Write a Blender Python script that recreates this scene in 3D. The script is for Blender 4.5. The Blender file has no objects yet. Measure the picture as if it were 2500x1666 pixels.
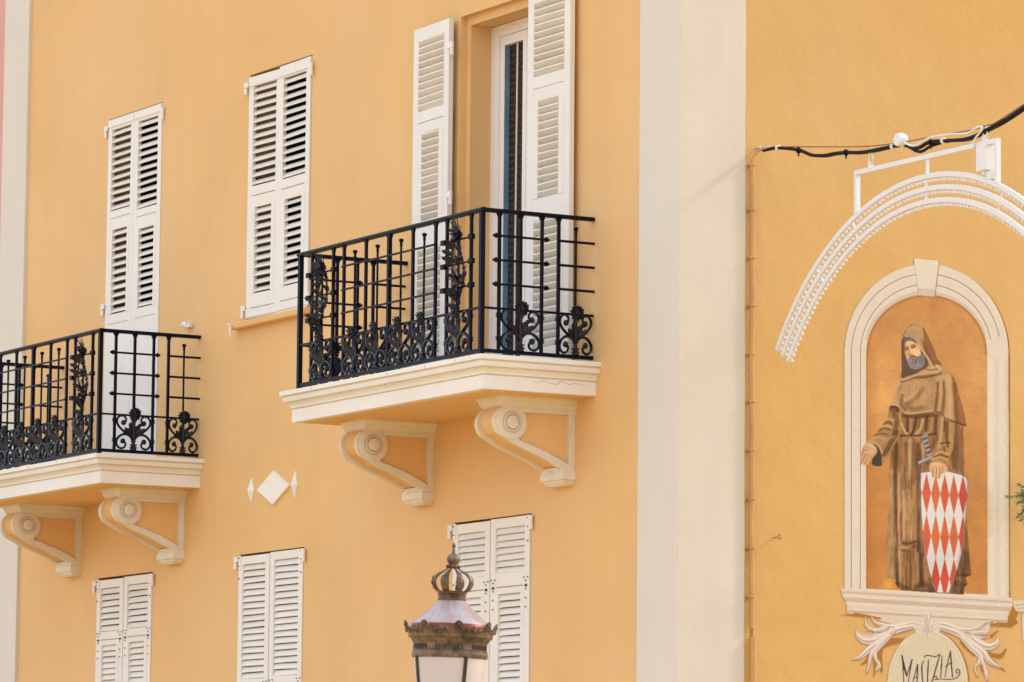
import bpy, math, random
import numpy as np
from mathutils import Vector, Matrix
rnd = random.Random(7)
scn = bpy.context.scene
col = scn.collection

# ------------------------------------------------------------------ camera
F_PX, PITCH, ROLL, AZ = 10857.0, math.radians(6.64), math.radians(.52), math.radians(29.49)
_fh = np.array([-math.cos(AZ), math.sin(AZ), 0.]); _Z = np.array([0, 0, 1.])
_fw = _fh*math.cos(PITCH) + _Z*math.sin(PITCH)
_rt = np.cross(_fh, _Z); _up = np.cross(_rt, _fw)
_r2 = _rt*math.cos(ROLL) + _up*math.sin(ROLL); _u2 = -_rt*math.sin(ROLL) + _up*math.cos(ROLL)
CAM = np.array([27.66111573, -17.0620244, 1.7])
cd = bpy.data.cameras.new('camera'); cam = bpy.data.objects.new('camera', cd); col.objects.link(cam)
M = Matrix(((_r2[0], _u2[0], -_fw[0], CAM[0]), (_r2[1], _u2[1], -_fw[1], CAM[1]), (_r2[2], _u2[2], -_fw[2], CAM[2]), (0, 0, 0, 1)))
cam.matrix_world = M
cd.sensor_width = 36; cd.lens = F_PX/2500*36; cd.clip_start = .5; cd.clip_end = 3000
cd.dof.use_dof = True; cd.dof.focus_distance = 35.0; cd.dof.aperture_fstop = 6.3
scn.camera = cam

def wall_yz(px, py, d=0.):
    """photo pixel -> (Y, Z) on the plane X = d (right facade is X = 0)"""
    r = _fw + _r2*((px-1250)/F_PX) - _u2*((py-833)/F_PX)
    t = (d-CAM[0])/r[0]; p = CAM + t*r
    return p[1], p[2]

# ------------------------------------------------------------------ sky, sun, exposure
SUN = Vector((.25, .79, .56)).normalized()
w = bpy.data.worlds.new('World'); scn.world = w; w.use_nodes = True
nt = w.node_tree; nt.nodes.clear()
sky = nt.nodes.new('ShaderNodeTexSky'); sky.sky_type = 'NISHITA'; sky.sun_disc = False
sky.sun_elevation = math.asin(SUN.z); sky.sun_rotation = math.atan2(SUN.x, SUN.y)
sky.air_density = 1.0; sky.dust_density = 4.0; sky.ozone_density = 1.0
hs = nt.nodes.new('ShaderNodeHueSaturation'); hs.inputs['Saturation'].default_value = .28
bg = nt.nodes.new('ShaderNodeBackground'); bg.inputs['Strength'].default_value = .10
wo = nt.nodes.new('ShaderNodeOutputWorld')
veil = nt.nodes.new('ShaderNodeMixRGB'); veil.inputs[0].default_value = .9; veil.inputs[2].default_value = (6.7, 7.3, 8.5, 1)   # thin bright cloud over the whole sky
nt.links.new(sky.outputs[0], hs.inputs['Color']); nt.links.new(hs.outputs[0], veil.inputs[1]); nt.links.new(veil.outputs[0], bg.inputs[0]); nt.links.new(bg.outputs[0], wo.inputs[0])
sd = bpy.data.lights.new('sun', 'SUN'); sd.energy = 1.0; sd.angle = math.radians(6); sd.color = (1, .93, .82)
so = bpy.data.objects.new('sun', sd); col.objects.link(so); so.location = (20, 30, 40)
so.rotation_euler = (-SUN).to_track_quat('-Z', 'Y').to_euler()
vs = scn.view_settings; vs.view_transform = 'Standard'; vs.look = 'None'; vs.gamma = 1; vs.exposure = 1.04
vs.use_curve_mapping = False

# ------------------------------------------------------------------ helpers
class MB:
    def __init__(s): s.v = []; s.f = []
    def add(s, v, f):
        o = len(s.v); s.v += [tuple(p) for p in v]; s.f += [tuple(i+o for i in q) for q in f]; return s
    def box(s, x0, x1, y0, y1, z0, z1):
        if x0 > x1: x0, x1 = x1, x0
        if y0 > y1: y0, y1 = y1, y0
        if z0 > z1: z0, z1 = z1, z0
        return s.add([(x0,y0,z0),(x1,y0,z0),(x1,y1,z0),(x0,y1,z0),(x0,y0,z1),(x1,y0,z1),(x1,y1,z1),(x0,y1,z1)],
                     [(3,2,1,0),(4,5,6,7),(0,1,5,4),(1,2,6,5),(2,3,7,6),(3,0,4,7)])
    def prism(s, poly, axis, a, b):
        """poly of 2D points; axis 'x': (y,z), 'y': (x,z), 'z': (x,y)"""
        n = len(poly)
        def p(q, t): return {'x': (t, q[0], q[1]), 'y': (q[0], t, q[1]), 'z': (q[0], q[1], t)}[axis]
        ar = sum(poly[i][0]*poly[(i+1) % n][1]-poly[(i+1) % n][0]*poly[i][1] for i in range(n))
        if axis == 'y': ar = -ar
        if (ar < 0): poly = poly[::-1]
        v = [p(q, a) for q in poly] + [p(q, b) for q in poly]
        f = [tuple(range(n))[::-1], tuple(range(n, 2*n))] + [(i, (i+1) % n, n+(i+1) % n, n+i) for i in range(n)]
        if b < a: f = [q[::-1] for q in f]
        return s.add(v, f)
    def tube(s, pts, r, n=6, flat=1., cap=True, up=None):
        pts = [Vector(p) for p in pts]; m = len(pts); rr = r if hasattr(r, '__len__') else [r]*m
        V = []; F = []; last = None
        for i, p in enumerate(pts):
            t = (pts[min(i+1, m-1)]-pts[max(i-1, 0)]).normalized()
            if up is not None: a = Vector(up)
            elif last is not None: a = last
            else: a = Vector((0, 0, 1)) if abs(t.z) < .9 else Vector((0, 1, 0))
            a = (a - t*a.dot(t))
            if a.length < 1e-6: a = t.orthogonal()
            a.normalize(); b = t.cross(a); last = a
            for k in range(n):
                c = 2*math.pi*(k+.5)/n
                V.append(p + (a*math.cos(c)*flat + b*math.sin(c))*rr[i])
        for i in range(m-1):
            for k in range(n):
                F.append((i*n+k, i*n+(k+1) % n, (i+1)*n+(k+1) % n, (i+1)*n+k))
        if cap: F += [tuple(range(n))[::-1], tuple(range((m-1)*n, m*n))]
        return s.add(V, F)
    def lathe(s, prof, n=24, c=(0, 0, 0), axis='z', ph=0., a0=0., a1=2*math.pi):
        full = abs(a1-a0-2*math.pi) < 1e-6; k = n if full else n+1
        V = []
        for (r, h) in prof:
            for i in range(k):
                a = ph + a0 + (a1-a0)*i/n; x, y = r*math.cos(a), r*math.sin(a)
                q = {'z': (x, y, h), 'x': (h, x, y), 'y': (y, h, x)}[axis]
                V.append((c[0]+q[0], c[1]+q[1], c[2]+q[2]))
        F = []
        for j in range(len(prof)-1):
            for i in range(n):
                i2 = (i+1) % k
                F.append((j*k+i, j*k+i2, (j+1)*k+i2, (j+1)*k+i))
        if full:
            if prof[0][0] > 1e-5: F.append(tuple(range(k))[::-1])
            if prof[-1][0] > 1e-5: F.append(tuple(range((len(prof)-1)*k, len(prof)*k)))
        return s.add(V, F)
    def ball(s, c, r, n=8, m=5, sz=1.):
        return s.lathe([(r*math.sin(math.pi*j/m), -r*sz*math.cos(math.pi*j/m)) for j in range(m+1)], n, c)
    def moulding(s, x0, x1, yf, prof, yb=0.):
        """rectangular ledge on the wall Y=0; prof = [(outward offset, z)], from bottom to top, closed top and bottom"""
        V = []; n = len(prof)
        for o, z in prof: V += [(x0-o, yb, z), (x0-o, yf-o, z), (x1+o, yf-o, z), (x1+o, yb, z)]
        F = []
        for j in range(n-1):
            for k in range(3): F.append((j*4+k, j*4+k+1, j*4+4+k+1, j*4+4+k))
        F += [(3, 2, 1, 0), ((n-1)*4, (n-1)*4+1, (n-1)*4+2, (n-1)*4+3)]
        return s.add(V, F)
    def mesh(s, name, mat, smooth=False):
        me = bpy.data.meshes.new(name); me.from_pydata([tuple(p) for p in s.v], [], s.f); me.materials.append(mat)
        if smooth:
            me.polygons.foreach_set('use_smooth', [True]*len(me.polygons))
            me.set_sharp_from_angle(angle=math.radians(40))
        me.update(); return me
    def build(s, name, mat, parent=None, smooth=False, loc=(0, 0, 0), rot=(0, 0, 0), fix=True):
        me = s.mesh(name, mat, smooth)
        if fix: fixn(me)
        return inst(name, me, parent, loc, rot)

import bmesh
def fixn(me):
    bm = bmesh.new(); bm.from_mesh(me); bmesh.ops.recalc_face_normals(bm, faces=bm.faces); bm.to_mesh(me); bm.free()

def inst(name, me, parent=None, loc=(0, 0, 0), rot=(0, 0, 0), scale=(1, 1, 1)):
    o = bpy.data.objects.new(name, me); col.objects.link(o)
    o.location = loc; o.rotation_euler = rot; o.scale = scale
    if parent: o.parent = parent
    return o

def tag(o, label=None, cat=None, group=None, kind=None):
    if label: o['label'] = label
    if cat: o['category'] = cat
    if group: o['group'] = group
    if kind: o['kind'] = kind
    return o

def thing(name, label, cat, loc=(0, 0, 0), group=None):
    return tag(inst(name, None, None, loc), label, cat, group)

def spline(pts, k=6):
    P = [Vector(p) for p in pts]; out = []
    for i in range(len(P)-1):
        a = P[max(i-1, 0)]; b = P[i]; c = P[i+1]; d = P[min(i+2, len(P)-1)]
        for j in range(k):
            t = j/k
            out.append(.5*((2*b)+(-a+c)*t+(2*a-5*b+4*c-d)*t*t+(-a+3*b-3*c+d)*t**3))
    out.append(P[-1]); return out

def sr(r, g, b): return tuple((c/255/12.92 if c/255 <= .04045 else ((c/255+.055)/1.055)**2.4) for c in (r, g, b))

# ------------------------------------------------------------------ materials
def mat(name, base, rough=.7, metal=0., var=.06, vscale=2., bump=0., bscale=60., bump2=0., bscale2=6., coat=0., spec=.4, tint=None, tamt=.0, tscale=(1, 1, 1), dirt=0., grain=0., streak=0.):
    m = bpy.data.materials.new(name); m.use_nodes = True; n = m.node_tree.nodes; l = m.node_tree.links
    p = n['Principled BSDF']; p.inputs['Roughness'].default_value = rough; p.inputs['Metallic'].default_value = metal
    p.inputs['Specular IOR Level'].default_value = spec; p.inputs['Coat Weight'].default_value = coat
    tc = n.new('ShaderNodeTexCoord')
    geo = n.new('ShaderNodeNewGeometry')
    pos = geo.outputs['Position']
    if var or tamt or dirt or grain:
        no = n.new('ShaderNodeTexNoise'); no.inputs['Scale'].default_value = vscale; no.inputs['Detail'].default_value = 6; no.inputs['Roughness'].default_value = .6
        mp = n.new('ShaderNodeMapping'); mp.inputs['Scale'].default_value = tscale
        l.new(pos, mp.inputs[0]); l.new(mp.outputs[0], no.inputs['Vector'])
        ra = n.new('ShaderNodeValToRGB'); e = ra.color_ramp.elements
        e[0].position = .32; e[1].position = .68
        e[0].color = tuple(c*(1-var) for c in base)+(1,); e[1].color = tuple(min(1, c*(1+var)) for c in base)+(1,)
        l.new(no.outputs[0], ra.inputs[0]); c = ra.outputs[0]
        if tamt:
            n2 = n.new('ShaderNodeTexNoise'); n2.inputs['Scale'].default_value = vscale*.43; n2.inputs['Detail'].default_value = 4
            l.new(mp.outputs[0], n2.inputs['Vector'])
            mr = n.new('ShaderNodeMapRange'); mr.inputs[1].default_value = .42; mr.inputs[2].default_value = .7; mr.inputs[4].default_value = tamt
            l.new(n2.outputs[0], mr.inputs[0])
            mx = n.new('ShaderNodeMixRGB'); mx.inputs[2].default_value = tint+(1,)
            l.new(mr.outputs[0], mx.inputs[0]); l.new(c, mx.inputs[1]); c = mx.outputs[0]
        if dirt:   # small specks and chips
            n3 = n.new('ShaderNodeTexNoise'); n3.inputs['Scale'].default_value = 23; n3.inputs['Detail'].default_value = 8; n3.inputs['Roughness'].default_value = .75
            l.new(pos, n3.inputs['Vector'])
            mr = n.new('ShaderNodeMapRange'); mr.inputs[1].default_value = .6; mr.inputs[2].default_value = .78; mr.inputs[4].default_value = dirt
            l.new(n3.outputs[0], mr.inputs[0])
            mx = n.new('ShaderNodeMixRGB'); mx.blend_type = 'MULTIPLY'; mx.inputs[2].default_value = (.42, .34, .26, 1)
            l.new(mr.outputs[0], mx.inputs[0]); l.new(c, mx.inputs[1]); c = mx.outputs[0]
        if streak:   # faint rain streaks and roller bands
            n5 = n.new('ShaderNodeTexNoise'); n5.inputs['Scale'].default_value = 1; n5.inputs['Detail'].default_value = 5
            m5 = n.new('ShaderNodeMapping'); m5.inputs['Scale'].default_value = (5, 5, .22); l.new(pos, m5.inputs[0]); l.new(m5.outputs[0], n5.inputs['Vector'])
            mr = n.new('ShaderNodeMapRange'); mr.inputs[1].default_value = .35; mr.inputs[2].default_value = .7; mr.inputs[3].default_value = 1+streak*.4; mr.inputs[4].default_value = 1-streak
            l.new(n5.outputs[0], mr.inputs[0])
            mx = n.new('ShaderNodeMixRGB'); mx.blend_type = 'MULTIPLY'; mx.inputs[0].default_value = 1
            l.new(c, mx.inputs[1]); l.new(mr.outputs[0], mx.inputs[2]); c = mx.outputs[0]
        if grain:
            n4 = n.new('ShaderNodeTexNoise'); n4.inputs['Scale'].default_value = 140; n4.inputs['Detail'].default_value = 2
            l.new(pos, n4.inputs['Vector'])
            mr = n.new('ShaderNodeMapRange'); mr.inputs[1].default_value = .3; mr.inputs[2].default_value = .7; mr.inputs[3].default_value = 1-grain; mr.inputs[4].default_value = 1+grain
            l.new(n4.outputs[0], mr.inputs[0])
            mx = n.new('ShaderNodeMixRGB'); mx.blend_type = 'MULTIPLY'; mx.inputs[0].default_value = 1
            l.new(c, mx.inputs[1]); l.new(mr.outputs[0], mx.inputs[2]); c = mx.outputs[0]
        l.new(c, p.inputs['Base Color'])
    else: p.inputs['Base Color'].default_value = base+(1,)
    addbump(m, bump, bscale, bump2, bscale2)
    return m

def addbump(m, bump, bscale, bump2=0., bscale2=6.):
    n = m.node_tree.nodes; l = m.node_tree.links; p = n['Principled BSDF']
    if not (bump or bump2): return
    geo = n.new('ShaderNodeNewGeometry'); prev = None
    for s, sc in ((bump, bscale), (bump2, bscale2)):
        if not s: continue
        no = n.new('ShaderNodeTexNoise'); no.inputs['Scale'].default_value = sc; no.inputs['Detail'].default_value = 5; no.inputs['Roughness'].default_value = .55
        l.new(geo.outputs['Position'], no.inputs['Vector'])
        b = n.new('ShaderNodeBump'); b.inputs['Distance'].default_value = s; b.inputs['Strength'].default_value = 1
        l.new(no.outputs[0], b.inputs['Height'])
        if prev: l.new(prev, b.inputs['Normal'])
        prev = b.outputs[0]
    l.new(prev, p.inputs['Normal'])

K = .93
M_ = {}
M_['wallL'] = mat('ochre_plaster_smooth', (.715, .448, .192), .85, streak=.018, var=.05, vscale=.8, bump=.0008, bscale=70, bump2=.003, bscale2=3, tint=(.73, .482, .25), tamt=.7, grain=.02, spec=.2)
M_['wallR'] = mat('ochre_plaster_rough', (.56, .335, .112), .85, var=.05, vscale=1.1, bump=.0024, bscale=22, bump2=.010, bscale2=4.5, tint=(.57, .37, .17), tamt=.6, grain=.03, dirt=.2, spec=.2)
M_['cream'] = mat('cream_paint', (.80, .765, .70), .7, var=.03, vscale=3, bump=.0006, bscale=80, dirt=.10, grain=.02, spec=.3, tint=(.64, .56, .43), tamt=.25)
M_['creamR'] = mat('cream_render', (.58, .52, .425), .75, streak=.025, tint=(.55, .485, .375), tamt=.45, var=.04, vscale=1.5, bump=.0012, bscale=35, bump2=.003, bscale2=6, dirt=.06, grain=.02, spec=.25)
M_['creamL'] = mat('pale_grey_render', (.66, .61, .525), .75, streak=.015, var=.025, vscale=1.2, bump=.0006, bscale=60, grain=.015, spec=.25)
M_['stone'] = mat('bracket_paint', (.70, .635, .515), .7, var=.06, vscale=8, bump=.0008, bscale=80, dirt=.28, grain=.03, spec=.25)
M_['white'] = mat('white_shutter_paint', (.745, .71, .645), .5, var=.03, vscale=5, bump=.0006, bscale=45, dirt=.22, grain=.01, spec=.45)
M_['white2'] = mat('white_frame_paint', (.78, .74, .70), .4, var=.015, vscale=5, spec=.5)
M_['iron'] = mat('black_iron_paint', (.0035, .005, .012), .42, var=.3, vscale=40, bump=.0005, bscale=120, spec=.1)
M_['cast'] = mat('black_cast_iron', (.003, .0055, .016), .30, var=.3, vscale=40, bump=.0008, bscale=120, spec=.32)
M_['dark'] = mat('dark_room', (.010, .008, .007), .9, var=0, spec=.1)
M_['pink'] = mat('pink_plaster', (.66, .33, .29), .85, var=.06, vscale=2, bump=.001, bscale=50)
M_['ground'] = mat('orange_bounce_paving', (.66, .43, .16), .85, var=.15, vscale=.7, bump=.002, bscale=20, grain=.05)  # unseen square, tinted orange to throw warm bounce under the balconies
M_['roof'] = mat('roof_tile', (.35, .16, .09), .85, var=.2, vscale=6, bump=.01, bscale=8)
M_['cable'] = mat('black_rubber', (.006, .006, .011), .5, var=.2, vscale=30, spec=.15)
M_['wire'] = mat('brown_wire', (.22, .10, .05), .5, var=.2, vscale=30)
M_['steel'] = mat('galvanised_steel', (.55, .55, .56), .35, metal=.8, var=.15, vscale=60)
M_['lw'] = mat('white_metal_paint', (.70, .69, .69), .45, var=.03, vscale=20)
M_['bulb'] = mat('frosted_bulb', (.68, .66, .65), .25, var=.03, vscale=40, spec=.6)
M_['bronze'] = mat('lamp_bronze', (.175, .122, .076), .45, metal=.5, var=.35, vscale=30, bump=.003, bscale=90, tint=(.045, .032, .025), tamt=.9)
M_['dbronze'] = mat('dark_bronze', (.045, .035, .03), .4, metal=.4, var=.3, vscale=30)
M_['copper'] = mat('lamp_roof_copper', (.43, .36, .365), .36, metal=.45, var=.10, vscale=9, tint=(.40, .22, .18), tamt=.7, tscale=(3, 3, .6))
M_['copperd'] = mat('dark_copper', (.17, .045, .028), .4, metal=.5, var=.2, vscale=20)
M_['opal'] = mat('opal_glass', (.53, .485, .48), .2, var=.05, vscale=6, spec=.6)
M_['glass'] = mat('dark_glass', (.018, .013, .010), .12, var=.2, vscale=3, spec=.5)
M_['blind'] = mat('brown_blind', (.035, .023, .014), .7, var=.3, vscale=30)
M_['blue'] = mat('sky_reflection_strip', (.17, .29, .41), .3, var=.15, vscale=4, spec=.5)
M_['crack'] = mat('crack', (.28, .22, .15), .9, var=.2, vscale=40)
M_['leaf'] = mat('grey_green_leaf', (.15, .235, .115), .6, var=.4, vscale=30)
M_['stem'] = mat('plant_stem', (.16, .10, .06), .7, var=.3, vscale=30)
M_['berry'] = mat('plum_berry', (.10, .03, .05), .4, var=.3, vscale=30)
M_['screw'] = mat('screw_head', (.03, .025, .02), .5, var=.2, vscale=50)
M_['pipe'] = mat('ochre_pipe_paint', (.48, .26, .085), .5, var=.12, vscale=6, dirt=.25, spec=.4)

def paintmat(name):
    m = bpy.data.materials.new(name); m.use_nodes = True; n = m.node_tree.nodes; l = m.node_tree.links
    p = n['Principled BSDF']; p.inputs['Roughness'].default_value = .8; p.inputs['Specular IOR Level'].default_value = .2
    a = n.new('ShaderNodeAttribute'); a.attribute_name = 'paint'
    no = n.new('ShaderNodeTexNoise'); no.inputs['Scale'].default_value = 55; no.inputs['Detail'].default_value = 5
    g = n.new('ShaderNodeNewGeometry'); l.new(g.outputs['Position'], no.inputs['Vector'])
    mr = n.new('ShaderNodeMapRange'); mr.inputs[1].default_value = .3; mr.inputs[2].default_value = .7; mr.inputs[3].default_value = .975; mr.inputs[4].default_value = 1.025
    l.new(no.outputs[0], mr.inputs[0])
    mx = n.new('ShaderNodeMixRGB'); mx.blend_type = 'MULTIPLY'; mx.inputs[0].default_value = 1
    l.new(a.outputs['Color'], mx.inputs[1]); l.new(mr.outputs[0], mx.inputs[2]); l.new(mx.outputs[0], p.inputs['Base Color'])
    addbump(m, .002, 22, .008, 4.5)
    return m
M_['paint'] = paintmat('mural_paint')

# ------------------------------------------------------------------ ground
g = MB(); g.add([(-900, -900, 0), (900, -900, 0), (900, 900, 0), (-900, 900, 0)], [(0, 1, 2, 3)])
tag(g.build('ground', M_['ground'], fix=False), kind='structure')

# ------------------------------------------------------------------ ochre building
ZT = 12.6
bld = thing('ochre_building', 'ochre plastered corner building with white louvred shutters and black iron balconies', 'building')
OPEN = dict(w1=(-10.26, -9.07, 5.20, 8.585), w2=(-7.25, -6.04, 6.37, 8.56), door=(-3.395, -2.185, 5.44, 8.46),
            l1=(-10.31, -9.10, 2.3, 4.262), l2=(-7.31, -6.065, 2.3, 4.318), l3=(-3.42, -2.175, 2.3, 4.36))
def wall_with_openings(x0, x1, z0, z1, ops, th):
    xs = sorted({x0, x1} | {v for o in ops for v in o[:2]}); zs = sorted({z0, z1} | {v for o in ops for v in o[2:]})
    m = MB()
    for i in range(len(xs)-1):
        for j in range(len(zs)-1):
            cx, cz = (xs[i]+xs[i+1])/2, (zs[j]+zs[j+1])/2
            if any(o[0] < cx < o[1] and o[2] < cz < o[3] for o in ops): continue
            m.add([(xs[i], 0, zs[j]), (xs[i+1], 0, zs[j]), (xs[i+1], 0, zs[j+1]), (xs[i], 0, zs[j+1])], [(0, 1, 2, 3)])
    for a, b, c, d in ops:
        m.add([(a, 0, c), (a, th, c), (a, th, d), (a, 0, d)], [(0, 1, 2, 3)][::-1] and [(0, 1, 2, 3)])
        m.add([(b, 0, c), (b, 0, d), (b, th, d), (b, th, c)], [(0, 1, 2, 3)])
        m.add([(a, 0, d), (a, th, d), (b, th, d), (b, 0, d)], [(0, 1, 2, 3)])
        m.add([(a, 0, c), (b, 0, c), (b, th, c), (a, th, c)], [(0, 1, 2, 3)])
    return m
wall_with_openings(-12.15, 0, 0, ZT, list(OPEN.values()), .42).build('wall', M_['wallL'], bld, fix=False)
m = MB(); m.add([(0, 0, 0), (0, 11, 0), (0, 11, ZT), (0, 0, ZT)], [(0, 1, 2, 3)]); m.build('wall', M_['wallR'], bld, fix=False)
m = MB(); m.add([(-12.15, 11, 0), (-12.15, 11, ZT), (0, 11, ZT), (0, 11, 0)], [(0, 1, 2, 3)])
m.add([(-12.15, 0, 0), (-12.15, 0, ZT), (-12.15, 11, ZT), (-12.15, 11, 0)], [(0, 1, 2, 3)]); m.build('wall', M_['wallL'], bld, fix=False)
m = MB(); m.box(-12.75, .35, -.35, 11.3, ZT, ZT+.25); m.build('cornice', M_['cream'], bld)
m = MB(); m.add([(-12.9, -.5, ZT+.25), (.5, -.5, ZT+.25), (.5, 11.5, ZT+.25), (-12.9, 11.5, ZT+.25), (-6.2, 5.5, ZT+2.4)], [(0, 1, 4), (1, 2, 4), (2, 3, 4), (3, 0, 4)])
m.build('roof', M_['roof'], bld)
# corner pilaster: two plain bands meeting at the corner, 25 mm proud
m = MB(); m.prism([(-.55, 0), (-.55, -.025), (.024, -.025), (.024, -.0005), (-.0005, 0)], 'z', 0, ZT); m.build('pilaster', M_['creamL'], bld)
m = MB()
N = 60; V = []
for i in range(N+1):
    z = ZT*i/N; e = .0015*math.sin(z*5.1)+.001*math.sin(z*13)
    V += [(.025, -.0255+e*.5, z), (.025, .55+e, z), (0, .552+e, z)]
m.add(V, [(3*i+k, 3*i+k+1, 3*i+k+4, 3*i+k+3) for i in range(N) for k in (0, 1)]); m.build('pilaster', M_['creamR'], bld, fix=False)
m = MB(); m.box(-12.75, -12.15, -.03, .1, 0, ZT); m.build('pilaster', M_['creamL'], bld)
# near-black sheets that colour in the unlit rooms behind the openings
for k, (a, b, c, d) in OPEN.items():
    if k == 'door': continue
    m = MB(); m.box(a+.001, b-.001, .30, .32, c+.001, d-.001); m.build('dark_backing', M_['dark'], bld)

# ------------------------------------------------------------------ shutters
_slat = {}
def slat_mesh(wd, dp, th):
    k = (round(wd, 3), dp, th)
    if k not in _slat:
        m = MB(); h = th/2; e = th*.35
        prof = [(-dp/2+e, -h), (dp/2-e, -h), (dp/2, 0), (dp/2-e, h), (-dp/2+e, h), (-dp/2, 0)]
        m.prism(prof, 'x', -wd/2, wd/2)
        me = m.mesh('slat', M_['white']); fixn(me); _slat[k] = me
    return _slat[k]

def leaf(x0, x1, z0, z1, secs, y=-.006, th=.036, stile=.078, pitch=.07, dp=.060, sth=.009, tilt=40, sgn=1, rz=0, hinge='l', hz=(), straps=(), screws=False, panels=(), hoff=.04):
    """one louvred leaf. secs: (zlo, zhi, inset) louvred fields in world z; front face at Y = y"""
    W = x1-x0; H = z1-z0; f = MB()
    pivot = x0 if hinge == 'l' else x1
    ox = 0 if hinge == 'l' else -W
    f.box(ox, ox+stile, 0, th, 0, H); f.box(ox+W-stile, ox+W, 0, th, 0, H)
    cuts = sorted([(a-z0, b-z0, i) for a, b, i in secs]); zc = 0
    for a, b, i in cuts:
        f.box(ox+stile, ox+W-stile, .001, th-.001, zc, a)
        zc = b
        if i:   # an inner frame (drop-out flap) with a shadow gap round it
            f.box(ox+stile, ox+stile+i, -.003, th-.004, a, b); f.box(ox+W-stile-i, ox+W-stile, -.003, th-.004, a, b)
    f.box(ox+stile, ox+W-stile, .001, th-.001, zc, H)
    o = f.build('shutter', M_['white'], bld, loc=(pivot, y, z0), rot=(0, 0, math.radians(rz)))
    for a, b, i in cuts:
        n = max(1, round((b-a)/pitch)); pp = (b-a)/n; wd = W-2*stile-2*i
        me = slat_mesh(wd, dp, sth)
        for k in range(n):
            inst('slat', me, o, (ox+W/2, th/2+.002, a+pp*(k+.5)), (math.radians(sgn*(90-tilt)+rnd.gauss(0, 2.4)), rnd.gauss(0, .006), 0))
    for a, b, c, d in panels:    # thin dark joints between rails and flaps: (x offset lo, hi, z, thickness)
        m = MB(); m.box(ox+a, ox+b, -.0012, .001, c-z0-d/2, c-z0+d/2); m.build('joint', M_['crack'], o)
    for zz in straps:
        m = MB(); m.box(ox+.004, ox+W-.006, -.007, -.0005, zz-z0-.034, zz-z0+.034); m.build('strap', M_['white'], o)
    for zz in hz:
        m = MB(); hx = -hoff if hinge == 'l' else hoff
        m.lathe([(.016, -.055), (.016, -.003), (.013, -.002), (.013, .002), (.016, .003), (.016, .055)], 10, (hx, -.012, zz-z0))
        m.box(min(0, hx)-.0, max(0, hx), -.018, -.008, zz-z0+.008, zz-z0+.05)
        if screws: m.box(0 if hinge == 'l' else -.045, .045 if hinge == 'l' else 0, -.006, -.001, zz-z0-.06, zz-z0+.06)
        m.build('hinge', M_['white2'], o)
    if screws:
        m = MB()
        sx = (ox+.02) if hinge == 'l' else (ox+W-.02)
        for zz in screws['s']: m.ball((sx, -.008, zz-z0), .0065, 6, 4)
        for (xx, zz) in screws['f']:
            for dx, dz in ((-.03, .06), (.03, .06), (0, .035), (0, -.03), (0, -.10), (0, -.17)):
                m.ball((ox+xx+dx, -.005, zz-z0+dz), .006, 6, 4)
            m.box(ox+xx-.018, ox+xx+.018, -.006, -.001, zz-z0-.012, zz-z0+.006)
        tag(m.build('screws', M_['screw'], o), kind='stuff')
    return o

# upper left (closed balcony door), upper middle window
J = lambda W, z, t=.006, a=.075: (a, W-a, z, t)
Wl = .588
leaf(-10.255, -9.668, 5.205, 8.575, [(7.70, 8.475, 0), (6.72, 7.52, .05)], hinge='l', hz=(8.47, 6.78), straps=(8.535,), panels=(J(Wl, 7.63, .004), J(Wl, 6.63, .003)))
leaf(-9.664, -9.075, 5.205, 8.575, [(7.645, 8.475, 0), (6.72, 7.46, .05)], hinge='r', hz=(8.47,), straps=(8.535,), panels=(J(Wl, 7.575, .004), J(Wl, 6.63, .003)))
leaf(-7.243, -6.668, 6.385, 8.535, [(7.555, 8.45, 0), (6.60, 7.365, .06)], hinge='l', rz=2.6, hz=(8.44, 6.45), straps=(8.485, 6.43), panels=(J(.57, 7.47), J(.57, 6.475)), y=-.012)
leaf(-6.660, -6.048, 6.375, 8.545, [(7.540, 8.435, 0), (6.60, 7.36, .06)], hinge='r', hz=(8.43, 6.44), straps=(8.485, 6.43), panels=(J(.6, 7.455), J(.6, 6.475)), rz=-1.0, y=-.014)
# open balcony door leaves folded back on the wall, inner face outwards
for x0, x1, hg in ((-4.075, -3.435, 'r'), (-2.145, -1.50, 'l')):
    leaf(x0, x1, 5.47, 8.45, [(7.755, 8.35, 0), (6.79, 7.57, .075), (5.62, 6.62, .02)], y=-.085, th=.04, stile=.09, pitch=.062, dp=.074, sgn=-1, tilt=46, hinge=hg, rz=(-1.8 if hg == 'r' else .6),
         hz=(8.19, 6.97) if hg == 'r' else (), hoff=.075, panels=((.09, .55, 7.66, .004 if hg == 'r' else .002),), sth=.017)
# lower floor, nearly closed louvres
lo = dict(pitch=.0545, dp=.057, sth=.010, tilt=25)
for (a, mid, b, zt, sec1, sec2, mz, rz) in ((-10.305, -9.715, -9.105, 4.245, (3.765, 4.17), (2.5, 3.64), 3.69, 0), (-7.305, -6.70, -6.07, 4.305, (3.235, 4.235), (2.5, 3.06), 3.145, 0), (-3.415, -2.812, -2.185, 4.348, (3.915, 4.273), (2.5, 3.755), 3.808, 0)):
    for x0, x1, h in ((a, mid-.004, 'l'), (mid+.004, b, 'r')):
        dz = 0.0 if h == 'r' else -.008
        W = x1-x0
        leaf(x0, x1, 2.32, zt+dz, [(sec1[0]+dz, sec1[1]+dz, 0), (sec2[0], sec2[1]+dz, .055)], hinge=h, hz=(zt-.06,), panels=((.1, W-.1, mz+dz, .007),),
             screws=dict(s=(zt-.02, zt-.09, zt-.2), f=[(.05, mz+dz), (W-.05, mz+dz)]), y=-.010, rz=rnd.uniform(-.5, .5), **lo)
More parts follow.
